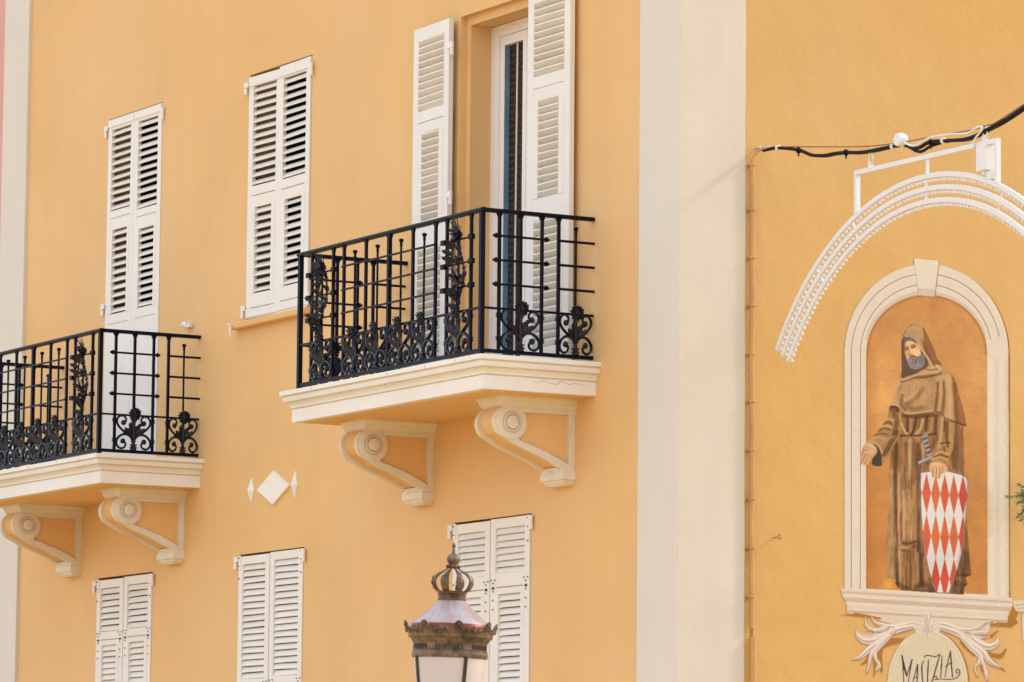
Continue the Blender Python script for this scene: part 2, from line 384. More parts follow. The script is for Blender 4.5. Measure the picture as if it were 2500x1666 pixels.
# sills
m = MB(); m.moulding(-7.44, -5.99, -.075, [(-.01, 6.305), (0, 6.315), (.0, 6.352), (-.008, 6.362)]); m.build('window_sill', M_['wallL'], bld)
for a, b in ((-10.4, -9.0), (-7.4, -5.97), (-3.52, -2.08)):
    m = MB(); m.moulding(a, b, -.075, [(-.01, 2.23), (0, 2.24), (0, 2.28), (-.008, 2.293)]); m.build('window_sill', M_['wallL'], bld)

# balcony door: stepped reveal, white frame, glass
a, b, c, d = OPEN['door']
m = MB()
m.box(a, a+.07, .055, .41, c, d-.0); m.box(b-.07, b, .055, .41, c, d); m.box(a+.07, b-.07, .055, .41, d-.075, d); m.build('door_surround', M_['wallL'], bld)
fr = MB(); fa, fb, fd = a+.071, b-.071, d-.076
fr.box(fa, fa+.10, .26, .34, c, fd); fr.box(fb-.10, fb, .26, .34, c, fd); fr.box(fa+.10, fb-.10, .26, .34, fd-.09, fd)
dr = fr.build('door', M_['white2'], bld)
m = MB(); m.box(fa, fa+.022, .245, .2595, c, fd-.004); m.box(fb-.022, fb, .245, .2595, c, fd-.004); m.box(fa+.022, fb-.022, .246, .2595, fd-.026, fd-.004); m.build('bead', M_['white2'], dr)
for sa, sb in ((fa+.102, (fa+fb)/2-.003), ((fa+fb)/2+.003, fb-.102)):
    m = MB(); zt = fd-.093
    m.box(sa, sa+.07, .272, .335, c+.02, zt); m.box(sb-.06, sb, .272, .335, c+.02, zt)
    m.box(sa+.07, sb-.06, .272, .335, zt-.075, zt); m.box(sa+.07, sb-.06, .272, .335, c+.02, c+.14); sash = m.build('sash', M_['white2'], dr)
    m = MB(); m.box(sa+.07, sb-.06, .318, .324, c+.14, zt-.075); m.build('pane', M_['glass'], dr)
    m = MB(); m.box(sa+.0702, sa+.074, .2725, .3175, c+.14, zt-.0752); m.build('sky_reflection_strip', M_['blue'], dr)  # blue strip paints a sky reflection along the sash edge
    for q in range(46):
        z = zt-.1-q*.058
        m = MB(); m.box(sa+.076, sb-.062, .3165, .3178, z-.012, z+.012)
        inst('blind_slat', m.mesh('blind_slat', M_['blind']), dr)
m = MB(); m.tube([(fa+.335, .30, fd-.17), (fa+.325, .30, 6.6), (fa+.325, .30, 5.5)], .007, 6); m.build('blind_cord', M_['white2'], dr)
m = MB(); m.box(a, b, .4, .42, c, d); m.build('dark_backing', M_['dark'], bld)  # near-black sheet colours in the unlit room behind the door glass

# ------------------------------------------------------------------ balconies
IR = M_['iron']
_cache = {}
def cached(key, fn, mt, smooth=False):
    if key not in _cache:
        mb = fn(); me = mb.mesh(key, mt, smooth); fixn(me); _cache[key] = me
    return _cache[key]

def f_bar(h, s=.011):
    m = MB(); m.box(-s, s, -s, s, 0, h-.03)
    m.add([(-s, -s, h-.03), (s, -s, h-.03), (s, s, h-.03), (-s, s, h-.03), (-s*2.3, -s, h), (s*2.3, -s, h), (s*2.3, s, h), (-s*2.3, s, h)],
          [(0, 1, 5, 4), (1, 2, 6, 5), (2, 3, 7, 6), (3, 0, 4, 7), (4, 5, 6, 7)])
    for z in (.07, .245):    # collars
        m.box(-s*1.6, s*1.6, -s*1.5, s*1.5, z, z+.012); m.box(-s*1.6, s*1.6, -s*1.5, s*1.5, z+.018, z+.03)
    return m
def f_spear(h):
    m = MB(); m.lathe([(.009, 0), (.009, h-.06), (.014, h-.055), (.010, h-.045), (.012, h-.03), (.020, h-.018), (.021, h-.01), (.012, h-.003), (0.001, h)], 10)
    return m
def leafblade(m, base, d, ln, wd, n, curl=.25):
    d = Vector(d).normalized(); nn = Vector(n); s = d.cross(nn).normalized(); nn = s.cross(d)
    B = Vector(base); V = []; F = []
    st = [(0, .12), (.22, .75), (.45, 1), (.62, .6), (.75, .72), (1, .04)]
    for t, wv in st:
        c = B+d*ln*t+nn*ln*curl*t*t
        for q, h in ((-1, .0), (0, .22), (1, .0), (0, -.12)):
            V.append(c+s*wd*wv*q+nn*wd*h)
    for i in range(len(st)-1):
        for k in range(4): F.append((i*4+k, i*4+(k+1) % 4, i*4+4+(k+1) % 4, i*4+4+k))
    m.add(V, F)
def f_scroll():
    m = MB(); r = random.Random(3)
    for sg in (-1, 1):
        lowr = [(0, .085), (.03, .118), (.075, .135), (.125, .12), (.158, .08), (.158, .035), (.125, .008), (.085, .018), (.075, .052), (.10, .072)]
        upr = [(0, .075), (.03, .115), (.08, .150), (.13, .19), (.158, .235), (.150, .278), (.115, .298), (.080, .285), (.072, .252), (.096, .236)]
        for pts, rad in ((lowr, .0115), (upr, .011)):
            p = spline([(sg*x, 0, z) for x, z in pts], 4)
            m.tube(p, [rad*(1.15-.35*i/len(p)) for i in range(len(p))], 6, flat=1.35, up=(0, 1, 0))
            m.ball((sg*pts[-1][0], 0, pts[-1][1]), .025, 8, 5)
        leafblade(m, (sg*.01, -.004, .14), (sg*.8, -.12, .35), .115, .030, (0, -1, 0))
        leafblade(m, (sg*.01, -.004, .16), (sg*.5, -.2, .75), .10, .027, (0, -1, 0))
        leafblade(m, (sg*.006, .006, .13), (sg*.9, .2, .12), .07, .018, (0, -1, 0))
    m.lathe([(.03, -.005), (.03, .012), (.02, .016), (.025, .03), (.019, .04), (.015, .09), (.022, .15), (.016, .2), (.02, .24), (.010, .31)], 8)
    for z in (.012, .035): m.box(-.028, .028, -.018, .018, z, z+.011)
    return m
def f_flower():
    m = MB()
    n = 12; V = [(0, -.018, 0), (0, .008, 0)]; F = []
    for k in range(2*n):
        a = math.pi*k/n; rr = .062 if k % 2 else .048
        V.append((rr*math.cos(a), -.006+(.004 if k % 2 else -.004), rr*math.sin(a)))
    for k in range(2*n):
        F += [(0, 2+k, 2+(k+1) % (2*n)), (1, 2+(k+1) % (2*n), 2+k)]
    m.add(V, F)
    m.ball((0, -.014, 0), .022, 10, 6)
    for k in range(9):
        a = 2*math.pi*k/9; m.ball((.038*math.cos(a), -.014, .038*math.sin(a)), .011, 6, 4)
    for k in range(5):
        a = math.pi*(.18+.16*k); leafblade(m, (.03*math.cos(a), -.004, .03*math.sin(a)), (math.cos(a), -.35, math.sin(a)), .034, .011, (0, -1, 0), .5)
    return m
def f_vine():
    m = MB(); r = random.Random(11); H = 1.0
    m.lathe([(.010, .30), (.009, .9), (.007, .93)], 7)
    for sg, ph in ((-1, 0), (1, 1.3)):
        P = []
        for i in range(11):
            z = .30+.62*i/10; P.append((sg*(.045+.05*math.sin(z*11+ph)), -.006, z))
        P = spline(P, 3); m.tube(P, [.010-.003*i/len(P) for i in range(len(P))], 6)
        for i in range(2, len(P), 2):
            q = P[i]; out = 1 if r.random() < .66 else -1
            leafblade(m, q, (sg*out*r.uniform(.5, 1), -r.uniform(.1, .6), r.uniform(.1, .9)), r.uniform(.065, .105), r.uniform(.016, .026), (0, -1, .2), r.uniform(-.1, .5))
            if r.random() < .55: m.ball((q.x+sg*.02, q.y-.012, q.z), r.uniform(.010, .017), 7, 4)
            if r.random() < .45:
                c = spline([q, q+Vector((sg*.035, -.01, .02)), q+Vector((sg*.055, -.012, -.01)), q+Vector((sg*.035, -.012, -.025))], 3); m.tube(c, .0045, 5)
    for z in (.42, .55, .68, .80):
        for sg in (-1, 1): leafblade(m, (0, -.01, z), (sg*.7, -.3, .6), .10, .02, (0, -1, 0), .3)
        m.ball((0, -.012, z), .016, 8, 5)
    # spiky blossom on top
    m.ball((0, -.005, .90), .034, 9, 6); m.ball((.02, -.03, .885), .02, 7, 5); m.ball((-.022, -.028, .905), .018, 7, 5)
    for x, z, ln in ((-.9, .45, .10), (-.45, .9, .10), (0, 1, .09), (.42, .95, .13), (.9, .5, .085), (-1, .1, .07), (1, -.1, .07), (-.7, -.5, .08), (.6, -.6, .08)):
        leafblade(m, (x*.02, -.008, .905+z*.02), (x, -.25, z), ln, .014, (0, -1, 0), .1)
    return m

def make_bracket(x1, dz, w=.31):
    """console bracket; near side face at X=x1"""
    x0 = x1-w; cy, cz, R = -.555, 4.985, .135
    low = [(cy-R*math.cos(t), cz+R*math.sin(t)*1.0) for t in [math.radians(k) for k in range(80, -75, -12)]]
    low = [(cy-R*1.12*math.cos(math.radians(k)), cz+R*math.sin(math.radians(k))) for k in range(75, -46, -12)]
    low += [(-.56, 4.838), (-.49, 4.804), (-.425, 4.782), (-.362, 4.760), (-.297, 4.735), (-.233, 4.706), (-.18, 4.681), (-.13, 4.657), (-.085, 4.640), (-.052, 4.632)]
    upc = [(-.052, 4.684), (-.10, 4.708), (-.166, 4.738), (-.234, 4.768), (-.30, 4.792), (-.363, 4.813), (-.43, 4.834), (-.485, 4.850)]
    up2 = [(cy+R*math.cos(math.radians(k)), cz+R*math.sin(math.radians(k))) for k in range(-62, 91, 12)]
    sh = lambda P: [(y, z+dz) for y, z in P]
    ins = [(y+.026*(1 if i < 12 else .4), z+.022) for i, (y, z) in enumerate(low)]
    body = sh(ins + [(-.001, 4.66), (-.001, 5.07), (cy+.1, 5.10)])
    m = MB(); m.prism(body, 'x', x0+.026, x1-.026); br = m.build('bracket', M_['wallL'], bld)
    for xa, xb in ((x0, x0+.042), (x1-.042, x1)):
        m = MB(); m.prism(sh(low+upc+up2), 'x', xa, xb); m.build('scroll_band', M_['stone'], br)
        m = MB(); m.box(xa, xb, -.052, -.001, 4.655+dz, 5.068+dz); m.build('back_strip', M_['stone'], br)
    # raised eye of the volute, near side and far side
    for xs, s in ((x1, 1), (x0, -1)):
        m = MB()
        pr = [(.134, -.001*s), (.134, .004*s), (.125, .010*s), (.088, .012*s), (.083, -.002*s), (.077, -.002*s), (.071, .016*s), (.064, .018*s), (.060, .002*s), (.055, .002*s), (.05, .020*s), (.03, .026*s), (.0005, .028*s)]
        m.lathe(pr, 36, (xs, cy, cz+dz), 'x'); m.build('volute', M_['stone'], br, smooth=True)
    m = MB(); m.box(x0+.045, x1-.045, -.115, -.083, 4.645+dz, 4.668+dz); m.build('end_block', M_['stone'], br)
    # moulded cap
    cap = [(0, 5.066), (0, 5.098), (.008, 5.100), (.008, 5.108), (.014, 5.112), (.020, 5.122), (.024, 5.136), (.028, 5.150), (.036, 5.162), (.046, 5.168), (.046, 5.176), (.054, 5.178), (.054, 5.204)]
    m = MB(); m.moulding(x0-.006, x1+.006, -.625, [(o, z+dz) for o, z in cap], yb=.0); m.build('cap', M_['stone'], br)
    foot = [(-.03, 4.530), (-.026, 4.536), (-.014, 4.545), (-.006, 4.556), (-.003, 4.566), (.010, 4.572), (.012, 4.576), (.012, 4.622), (.004, 4.634), (.004, 4.656)]
    m = MB(); m.moulding(x0-.003, x1+.003, -.105, [(o, z+dz) for o, z in foot]); m.build('foot', M_['stone'], br)

def make_balcony(dx, dz):
    X0, X1 = -4.475+dx, -1.13+dx
    slab = [(-.078, 5.190), (-.078, 5.293), (-.088, 5.295), (-.088, 5.301), (-.070, 5.303), (-.069, 5.312), (-.062, 5.326), (-.050, 5.338), (-.036, 5.345), (-.046, 5.347), (-.046, 5.352), (-.030, 5.354), (-.027, 5.358), (-.022, 5.372), (-.020, 5.393), (-.028, 5.397), (-.028, 5.404), (0, 5.406), (.0, 5.436), (-.004, 5.441)]
    m = MB(); m.moulding(X0, X1, -1.05, [(o, z+dz) for o, z in slab]); sl = m.build('balcony_slab', M_['cream'], bld)
    m = MB(); m.box(X0+.16, X1-.16, -.90, -.001, 5.182+dz, 5.1895+dz); m.build('soffit', M_['wallL'], sl)
    # drip joints on the top fillet
    for xx in (-1.52, -2.0, -2.62, -3.9):
        m = MB(); m.box(xx+dx-.002, xx+dx+.002, -1.0512, -1.049, 5.408+dz, 5.434+dz); m.build('joint', M_['crack'], sl)
    if dx == 0:
        pts = [(-.55, 5.268), (-.50, 5.262), (-.463, 5.281), (-.40, 5.262), (-.35, 5.256), (-.305, 5.283), (-.235, 5.262), (-.18, 5.273), (-.10, 5.262), (-.06, 5.262)]
        m = MB(); V = []
        for i, (y, z) in enumerate(pts):
            wd = .0005+.0012*math.sin(math.pi*i/(len(pts)-1)); V += [(-1.2068, y, z-wd), (-1.2068, y, z+wd)]
        m.add(V, [(2*i, 2*i+2, 2*i+3, 2*i+1) for i in range(len(pts)-1)]); m.build('crack', M_['crack'], sl)
    make_bracket(-1.52+dx, dz); make_bracket(-3.77+dx, dz)
    # railing: the main frame is the part, every bar and ornament hangs on it
    yF = -.97; XR, XL = -1.262+dx, -4.278+dx
    m = MB(); hr = .021
    prof = [(-.024, 0), (.024, 0), (.028, .012), (.022, .028), (0, .033), (-.022, .028), (-.028, .012)]
    zt = 6.532+dz
    def hrail(m, p, q, ext):
        p = Vector(p); q = Vector(q); t = (q-p).normalized(); s = t.cross(Vector((0, 0, 1))); V = []
        for e, c in ((p, -ext[0]), (q, ext[1])):
            for a, h in prof: V.append(e+s*a+Vector((0, 0, h))+t*(c+(a if ext[2] else 0)*0))
        n = len(prof); m.add(V, [tuple(range(n))[::-1], tuple(range(n, 2*n))]+[(i, (i+1) % n, n+(i+1) % n, n+i) for i in range(n)])
    hrail(m, (XL, yF, zt), (XR, yF, zt), (.028, .028, 0)); hrail(m, (XR, yF+.03, zt-.0005), (XR, -.002, zt-.0005), (0, 0, 0)); hrail(m, (XL, yF+.03, zt-.0005), (XL, -.002, zt-.0005), (0, 0, 0))
    for xx in (XL, XR): m.box(xx-.018, xx+.018, yF-.018, yF+.018, 5.447+dz, 6.533+dz)
    rail = m.build('balcony_railing', IR, bld)
    def bx(name, *a): return MB().box(*a).build(name, IR, rail)
    for z, h in ((5.806, .008), (5.482, .014)):
        bx('rail', XL+.019, XR-.019, yF-.013, yF+.013, z+dz-h, z+dz+h)
        for xx in (XL, XR): bx('rail', xx-.013, xx+.013, yF+.019, -.001, z+dz-h, z+dz+h)
    zb = 5.497+dz; hb = 6.532+dz-zb-.001
    bar = cached('baluster', lambda: f_bar(hb), IR); thick = cached('thick_baluster', lambda: f_bar(hb, .0155), IR)
    spear = cached('spear', lambda: f_spear(6.478-5.497), IR, True)
    scroll = cached('scroll_ornament', f_scroll, M_['cast'], True); flower = cached('flower_head', f_flower, M_['cast'], False); vine = cached('vine_ornament', f_vine, M_['cast'], True)
    hp = math.pi/2
    for xx in (-1.429, -1.81, -1.991, -2.358, -3.139, -3.515, -3.699, -4.072): inst('baluster', bar, rail, (xx+dx, yF, zb))
    inst('baluster', thick, rail, (-2.748+dx, yF, zb))
    for xx in (-2.174, -2.553, -2.944, -3.327):
        inst('spear', spear, rail, (xx+dx, yF-.001, zb)); inst('scroll_ornament', scroll, rail, (xx+dx, yF-.003, zb+.004), (0, 0, 0), (1.04, 1, 1)); inst('flower_head', flower, rail, (xx+dx, yF-.022, 5.812+dz), (0, rnd.uniform(-.2, .2), 0))
    for xx, f in ((-1.62, 1), (-3.886, -1)):
        inst('vine_ornament', vine, rail, (xx+dx, yF-.004, zb), (0, 0, 0), (f*1.05, 1.1, 1)); inst('scroll_ornament', scroll, rail, (xx+dx, yF-.003, zb+.004), (0, 0, 0), (1.06, 1, 1)); inst('flower_head', flower, rail, (xx+dx, yF-.022, 5.812+dz))
        for z in (6.357, 6.172, 5.989):
            m = MB(); m.box(-.19, .19, -.006, .006, -.006, .006)
            for s in (-1, 1): m.box(s*.19, s*.245, -.02, .012, -.019, .019)
            m.build('cross_rod', IR, rail, loc=(xx+dx, yF-.010, z+dz))
    for z in (6.363, 6.175, 5.989): bx('cross_rod', -3.526+dx, -1.98+dx, yF-.021, yF-.0115, z+dz-.0075, z+dz+.0075)
    # returns to the wall
    for xx, s in ((XR, 1), (XL, -1)):
        for yy in (-.821, -.637, -.452, -.307): inst('baluster', bar, rail, (xx, yy, zb), (0, 0, hp))
        inst('spear', spear, rail, (xx+s*.001, -.155, zb))
        for yy, sc in ((-.637, 1.02), (-.155, .86)):
            inst('scroll_ornament', scroll, rail, (xx+s*.003, yy, zb+.004), (0, 0, s*hp), (sc, 1, 1)); inst('flower_head', flower, rail, (xx+s*.022, yy, 5.812+dz), (0, 0, s*hp), (1.08, 1, 1.08))
        for z in (6.357, 6.172, 5.989):
            m = MB(); m.tube([(0, -.23, 0), (0, .23, 0)], .0095, 8)
            for q in (-1, 1): m.lathe([(.001, -.001), (.016, .004), (.021, .012), (.019, .022), (.012, .03), (.010, .04)][::1] if q > 0 else [(.010, -.04), (.012, -.03), (.019, -.022), (.021, -.012), (.016, -.004), (.001, .001)], 8, (0, q*.205 if q < 0 else .20, 0), 'y')
            m.build('cross_rod', IR, rail, loc=(xx+s*.014, -.637, z+dz))
            bx('cross_rod', xx+s*.0115, xx+s*.023, -.30, -.001, z+dz-.0095, z+dz+.0095)
make_balcony(0, 0)
make_balcony(-6.93, -.228)

# ------------------------------------------------------------------ plaster lozenges between the floors
def lozenge(cx, cz, w, h, ridge):
    m = MB(); t = .022
    V = [(cx-w, -t*.4, cz), (cx, -t*.4, cz-h), (cx+w, -t*.4, cz), (cx, -t*.4, cz+h)]
    B = [(x, 0, z) for x, _, z in V]
    if ridge: V.append((cx, -t*2.2, cz)); F = [(0, 1, 8), (1, 2, 8), (2, 3, 8), (3, 0, 8)]; m.add(V[:4]+B+[V[4]], F+[(0, 4, 5, 1), (1, 5, 6, 2), (2, 6, 7, 3), (3, 7, 4, 0)])
    else: m.add([(x, -t, z) for x, _, z in V]+B, [(0, 1, 2, 3), (0, 4, 5, 1), (1, 5, 6, 2), (2, 6, 7, 3), (3, 7, 4, 0)])
    m.build('lozenge_ornament', M_['cream'], bld)
lozenge(-6.640, 4.860, .312, .145, False); lozenge(-7.083, 4.862, .045, .118, True); lozenge(-6.243, 4.857, .045, .122, True)

# shutter catches
def catch(x, z):
    m = MB(); m.tube([(0, 0, 0), (0, -.10, .004)], .006, 6); m.ball((0, -.105, .008), .014, 8, 5)
    m.tube([(0, -.095, -.002), (.002, -.098, -.05), (.0, -.092, -.10), (-.004, -.085, -.115)], [.010, .010, .008, .003], 6)
    m.build('shutter_catch', M_['white2'], bld, loc=(x, 0, z))
catch(-7.375, 6.335)
m = MB(); m.box(-8.455, -8.385, -.055, 0, 6.43, 6.48); m.box(-8.385, -8.33, -.045, -.01, 6.425, 6.455); m.ball((-8.44, -.06, 6.45), .018); m.build('shutter_catch', M_['white2'], bld)

# ------------------------------------------------------------------ neighbour
nb = thing('pink_building', 'pink plastered house beside the pale band at the far left', 'building', (-20, 0, 0))
m = MB(); m.box(-8, 7.249, -.012, 10, 0, ZT-.8); m.build('wall', M_['pink'], nb)
m = MB(); m.box(-8.3, 7.24, -.4, 10.3, ZT-.8, ZT-.55); m.build('roof', M_['roof'], nb)

# ------------------------------------------------------------------ conduit, hook, cable, light arch
pp = thing('conduit_pipe', 'ochre painted conduit pipe running up the wall beside the corner pilaster', 'pipe', (.045, .60, 0))
def rough_pipe(z0, z1, r, x=0, y=0):
    m = MB(); n = 24; m.tube([(x+.002*math.sin(i*.9), y+.0025*math.sin(i*.7+1), z0+(z1-z0)*i/n) for i in range(n+1)], r, 12); return m
rough_pipe(3.40, 6.855, .0215).build('pipe', M_['pipe'], pp, smooth=True)
rough_pipe(0, 3.33, .029, .004, .016).build('pipe', M_['pipe'], pp, smooth=True)
for y in (-.006, .008): rough_pipe(3.31, 3.42, .004, 0, y).build('wire', M_['wire'], pp)
m = MB(); m.tube([(0, 0, 6.84), (.004, .006, 6.90), (.02, .03, 6.955)], [.019, .014, .008], 8); m.build('wire_sleeve', M_['pipe'], pp)
for z in (6.865-.018, 6.507, 6.15, 5.79, 5.43, 5.076, 4.715, 4.352, 3.99, 3.63):
    m = MB(); m.lathe([(.0245, -.009), (.030, -.007), (.031, 0), (.030, .007), (.0245, .009)], 12, (0, 0, z)); m.box(-.045, -.02, -.012, .012, z-.008, z+.008); m.build('clip', M_['pipe'], pp)

hk = thing('wall_hook', 'small painted eye hook sticking out of the rough ochre wall', 'hook', (0, .822, 4.078))
m = MB(); m.tube([(0, 0, 0), (.062, .004, .002)], .006, 8)
P = [(.078+.018*math.cos(t), .004, .002+.018*math.sin(t)) for t in [math.pi+2*math.pi*k/14*.92 for k in range(15)]]; m.tube(P, .0055, 6); m.build('eye', M_['pipe'], hk, smooth=True)

YC = .66
cb = thing('overhead_cable', 'black power cable strung from the wall anchor out over the square', 'cable', (0, YC, 6.96))
def cab(pts, r, name, mt, dy=0., par=cb):
    P = spline([(x, dy, z-6.96) for x, z in pts], 8); return MB().tube(P, r, 8).build(name, mt, par, smooth=True)
main = [(.10, 6.955), (.30, 6.945), (.577, 6.892), (.75, 6.832), (.917, 6.806), (1.05, 6.802), (1.203, 6.79), (1.36, 6.768), (1.52, 6.758), (1.75, 6.755), (1.92, 6.748), (2.10, 6.70), (2.25, 6.722), (2.45, 6.705), (2.66, 6.685), (2.80, 6.690), (2.92, 6.712), (3.12, 6.745), (3.365, 6.806), (4.2, 7.02), (6, 7.5), (9, 8.4)]
cab(main, .0135, 'cable', M_['cable'])
cab([(x, z-.002-.022*(1 if 2.0 < x < 2.3 else 0)) for x, z in main[2:19]], .011, 'cable', M_['cable'], .02)
cab([(.08, 6.965), (.3, 6.952), (.9, 6.872), (1.25, 6.825), (1.55, 6.790), (1.95, 6.765), (2.4, 6.752), (2.9, 6.742), (3.4, 6.835), (6, 7.54), (9, 8.42)], .0045, 'carrier_wire', M_['wire'], -.004)
cab([(1.95, 6.77), (2.1, 6.715), (2.3, 6.745), (2.55, 6.735), (2.75, 6.715), (2.88, 6.74), (2.93, 6.72), (2.84, 6.66), (2.82, 6.60)], .007, 'white_lead', M_['lw'], -.03)
for x, z in ((.577, 6.89), (1.203, 6.79), (2.27, 6.718)):
    m = MB(); m.lathe([(.018, -.008), (.024, -.006), (.024, .006), (.018, .008)], 10, (x, 0, z-6.96), 'x'); m.box(x-.005, x+.005, -.004, .004, z-6.96-.045, z-6.96); m.build('cable_tie', M_['cable'], cb)
for x, z in ((.30, 6.945), (1.80, 6.752), (2.42, 6.71)):
    m = MB(); m.lathe([(.017, -.012), (.0225, -.009), (.0225, .009), (.017, .012)], 10, (x, 0, z-6.96), 'x'); m.build('tape_band', M_['lw'], cb)
m = MB(); m.lathe([(.001, -.035), (.043, -.034), (.047, -.022), (.047, .022), (.043, .033), (.001, .035)], 20, (1.94, -.03, -.182), 'y')
for a in range(5): m.ball((1.94+.046*math.cos(a*1.26), -.03, -.182+.046*math.sin(a*1.26)), .009, 6, 4)
m.build('junction_box', M_['lw'], cb, smooth=True)
m = MB(); m.tube([(0, 0, .02), (.03, 0, .015), (.05, 0, .03), (.06, 0, .01), (.05, 0, -.01), (.03, 0, 0)], .008, 6)
for k in range(3): m.lathe([(.010, -.012), (.016, -.008), (.016, .008), (.010, .012)], 8, (.085+.035*k, 0, .004), 'x')
m.tube([(.06, -.006, .012), (.2, -.006, .004)], .008, 6); m.build('anchor_clamp', M_['steel'], cb)

AC = (2.21, 4.215)
ar = thing('light_arch', 'white arched festoon light frame with three rows of bulbs hung from the cable', 'light arch', (AC[0], YC, AC[1]))
T0, T1 = math.radians(147.4), math.radians(32.6)
def arcp(R, t, y=0): return (R*math.cos(t), y, R*math.sin(t))
bm_ = MB()
for R in (2.268, 2.178, 2.088):
    n = 72; m = MB(); V = []
    for i in range(n+1):
        t = T0+(T1-T0)*i/n
        for rr, y in ((R-.017, -.014), (R+.017, -.014), (R+.017, .014), (R-.017, .014)): V.append(arcp(rr, t, y))
    m.add(V, [(4*i+k, 4*i+(k+1) % 4, 4*i+4+(k+1) % 4, 4*i+4+k) for i in range(n) for k in range(4)]+[(0, 1, 2, 3), (4*n+3, 4*n+2, 4*n+1, 4*n)]); m.build('arch_rail', M_['lw'], ar)
    nb_ = 88
    for i in range(nb_):
        t = T0+(T1-T0)*(i+.5)/nb_+rnd.uniform(-.002, .002); c = Vector(arcp(R-.015, t, rnd.uniform(-.003, .003))); dr_ = -Vector((math.cos(t), 0, math.sin(t)))
        bm_.tube([c, c+dr_*.010, c+dr_*.013, c+dr_*.021, c+dr_*.030, c+dr_*.035], [.0075, .0075, .010, .0125, .0095, .002], 6)
        k2 = Vector(arcp(R+.014, t)); bm_.tube([k2, k2-dr_*.007], .006, 5)
tag(bm_.build('bulbs', M_['bulb'], ar, smooth=True), kind='stuff')
def sq(m, p, q, h=.012):
    p = Vector(p); q = Vector(q); m.tube([p, q], h*1.414, 4, up=(0, 1, 0) if abs((q-p).normalized().y) < .5 else None)
zt = 6.622-AC[1]; xa, xb = 1.345-AC[0], 3.062-AC[0]
def top_of(x): return math.sqrt(2.282**2-x*x)
m = MB(); sq(m, (xa-.0165, 0, zt), (xb+.0165, 0, zt), .0165); m.build('hanger_bar', M_['lw'], ar)
for x in (xa, xb): m = MB(); sq(m, (x, 0, zt-.0168), (x, 0, top_of(x)-.002), .0165); m.build('hanger_leg', M_['lw'], ar)
m = MB(); sq(m, (2.226-AC[0], 0, zt-.0168), (2.226-AC[0], 0, 2.28), .009); m.build('hanger_leg', M_['lw'], ar)
for t in (90, 52, 128, 140, 40, 66, 114):
    t = math.radians(t)
    for ra, rb in ((2.102, 2.164), (2.192, 2.254)): m = MB(); m.tube([arcp(ra, t), arcp(rb, t)], .008, 4); m.build('spacer', M_['lw'], ar)
for x in (1.52, 2.918):
    zz = 6.765 if x < 2 else 6.735
    m = MB(); sq(m, (x-AC[0], 0, zt+.0168), (x-AC[0], 0, zt+.055), .014); m.build('lug', M_['lw'], ar)
    m = MB(); c = zz-AC[1]; P = [(x-AC[0]+.024*math.sin(a)*(1-.35*math.cos(a)), 0, (c+zt+.05)/2+.0+(.5*(c-zt)+.0)*math.cos(a)*.92) for a in [2*math.pi*k/16 for k in range(17)]]; m.tube(P, .0045, 6); m.build('carabiner', M_['steel'], ar, smooth=True)
m = MB(); m.box(2.86-AC[0], 2.975-AC[0], -.035, .035, zt-.19, zt-.0168); m.lathe([(.022, -.03), (.022, 0)], 10, (2.915-AC[0], 0, zt-.19)); m.box(2.945-AC[0], xb-.017, -.015, .015, zt-.26, zt-.2); m.build('transformer_box', M_['lw'], ar)

# ------------------------------------------------------------------ plant hanging in from the right
pl = thing('hanging_plant', 'wispy green plant sprig in front of the ochre wall at the right edge', 'plant', (.22, 3.10, 4.40))
st_, lf, br_ = MB(), MB(), MB(); r = random.Random(5)
for k in range(26):
    a = r.uniform(-.7, .95); ln = r.uniform(.14, .27)
    e = Vector((r.uniform(-.08, .12), -ln*math.cos(a), ln*.75*math.sin(a)+r.uniform(-.05, .08)))
    P = spline([(0, 0, 0), e*.5+Vector((0, 0, .03)), e+Vector((0, 0, -.02))], 5); st_.tube(P, .002, 4)
    for i in range(3, len(P)):
        for q in range(7):
            d = Vector((r.uniform(-.6, .6), -r.uniform(.1, 1), r.uniform(-.9, .6))).normalized(); b = P[i]; L_ = r.uniform(.02, .05)
            s = d.orthogonal().normalized()*.0014; lf.add([b-s, b+s, b+d*L_+Vector((0, 0, -.004)), b+d*L_*.5-s*1.6+Vector((0, 0, .001))], [(0, 1, 2), (0, 2, 3)])
    if r.random() < .6: br_.ball(P[-2], .007, 6, 4)
st_.build('stems', M_['stem'], pl, fix=False); tag(lf.build('needles', M_['leaf'], pl, fix=False), kind='stuff'); tag(br_.build('berries', M_['berry'], pl), kind='stuff')

# ------------------------------------------------------------------ street lamp
LX, LY = 3.985, -4.066
lamp = thing('street_lamp', 'bronze lantern street lamp with a crown on top in front of the shutters', 'street lamp', (LX-.045, LY-.085, 0))
ax_ = Vector((_fw[0], _fw[1], 0)).normalized(); lamp.rotation_euler = Matrix.Rotation(math.radians(1.55), 4, ax_).to_euler()
y2z = lambda y: 3.108-(y-985)/1625
def LP(*a): return [(h/1625, y2z(y)) for y, h in a]
BZ, DB = M_['bronze'], M_['dbronze']
m = MB(); m.lathe(LP((1600, 20), (1575, 345))[::-1] and [(.16, 0), (.16, .25), (.13, .32), (.11, .7), (.075, .8), (.065, .95), (.05, 1.0), (.045, 1.9), (.06, 1.95), (.045, 2.0), (.04, 2.2), (.055, 2.25), (.055, 2.3), (.09, 2.34)], 20); m.build('post', DB, lamp, smooth=True)
m = MB(); m.lathe([(.09, 2.34), (.14, 2.37), (.165, 2.42), (.165, 2.45), (.145, 2.46)], 6, ph=.26); m.build('lantern_base', BZ, lamp)
PH = math.atan2(_fh[1], _fh[0])+math.pi+math.radians(7)   # one pane faces the viewer, a little turned
PHV = math.atan2(_fh[1], _fh[0])+math.pi; PH = PHV+math.radians(10.5)
gz0, gz1, gr0, gr1 = 2.46, y2z(1318), .165, .218
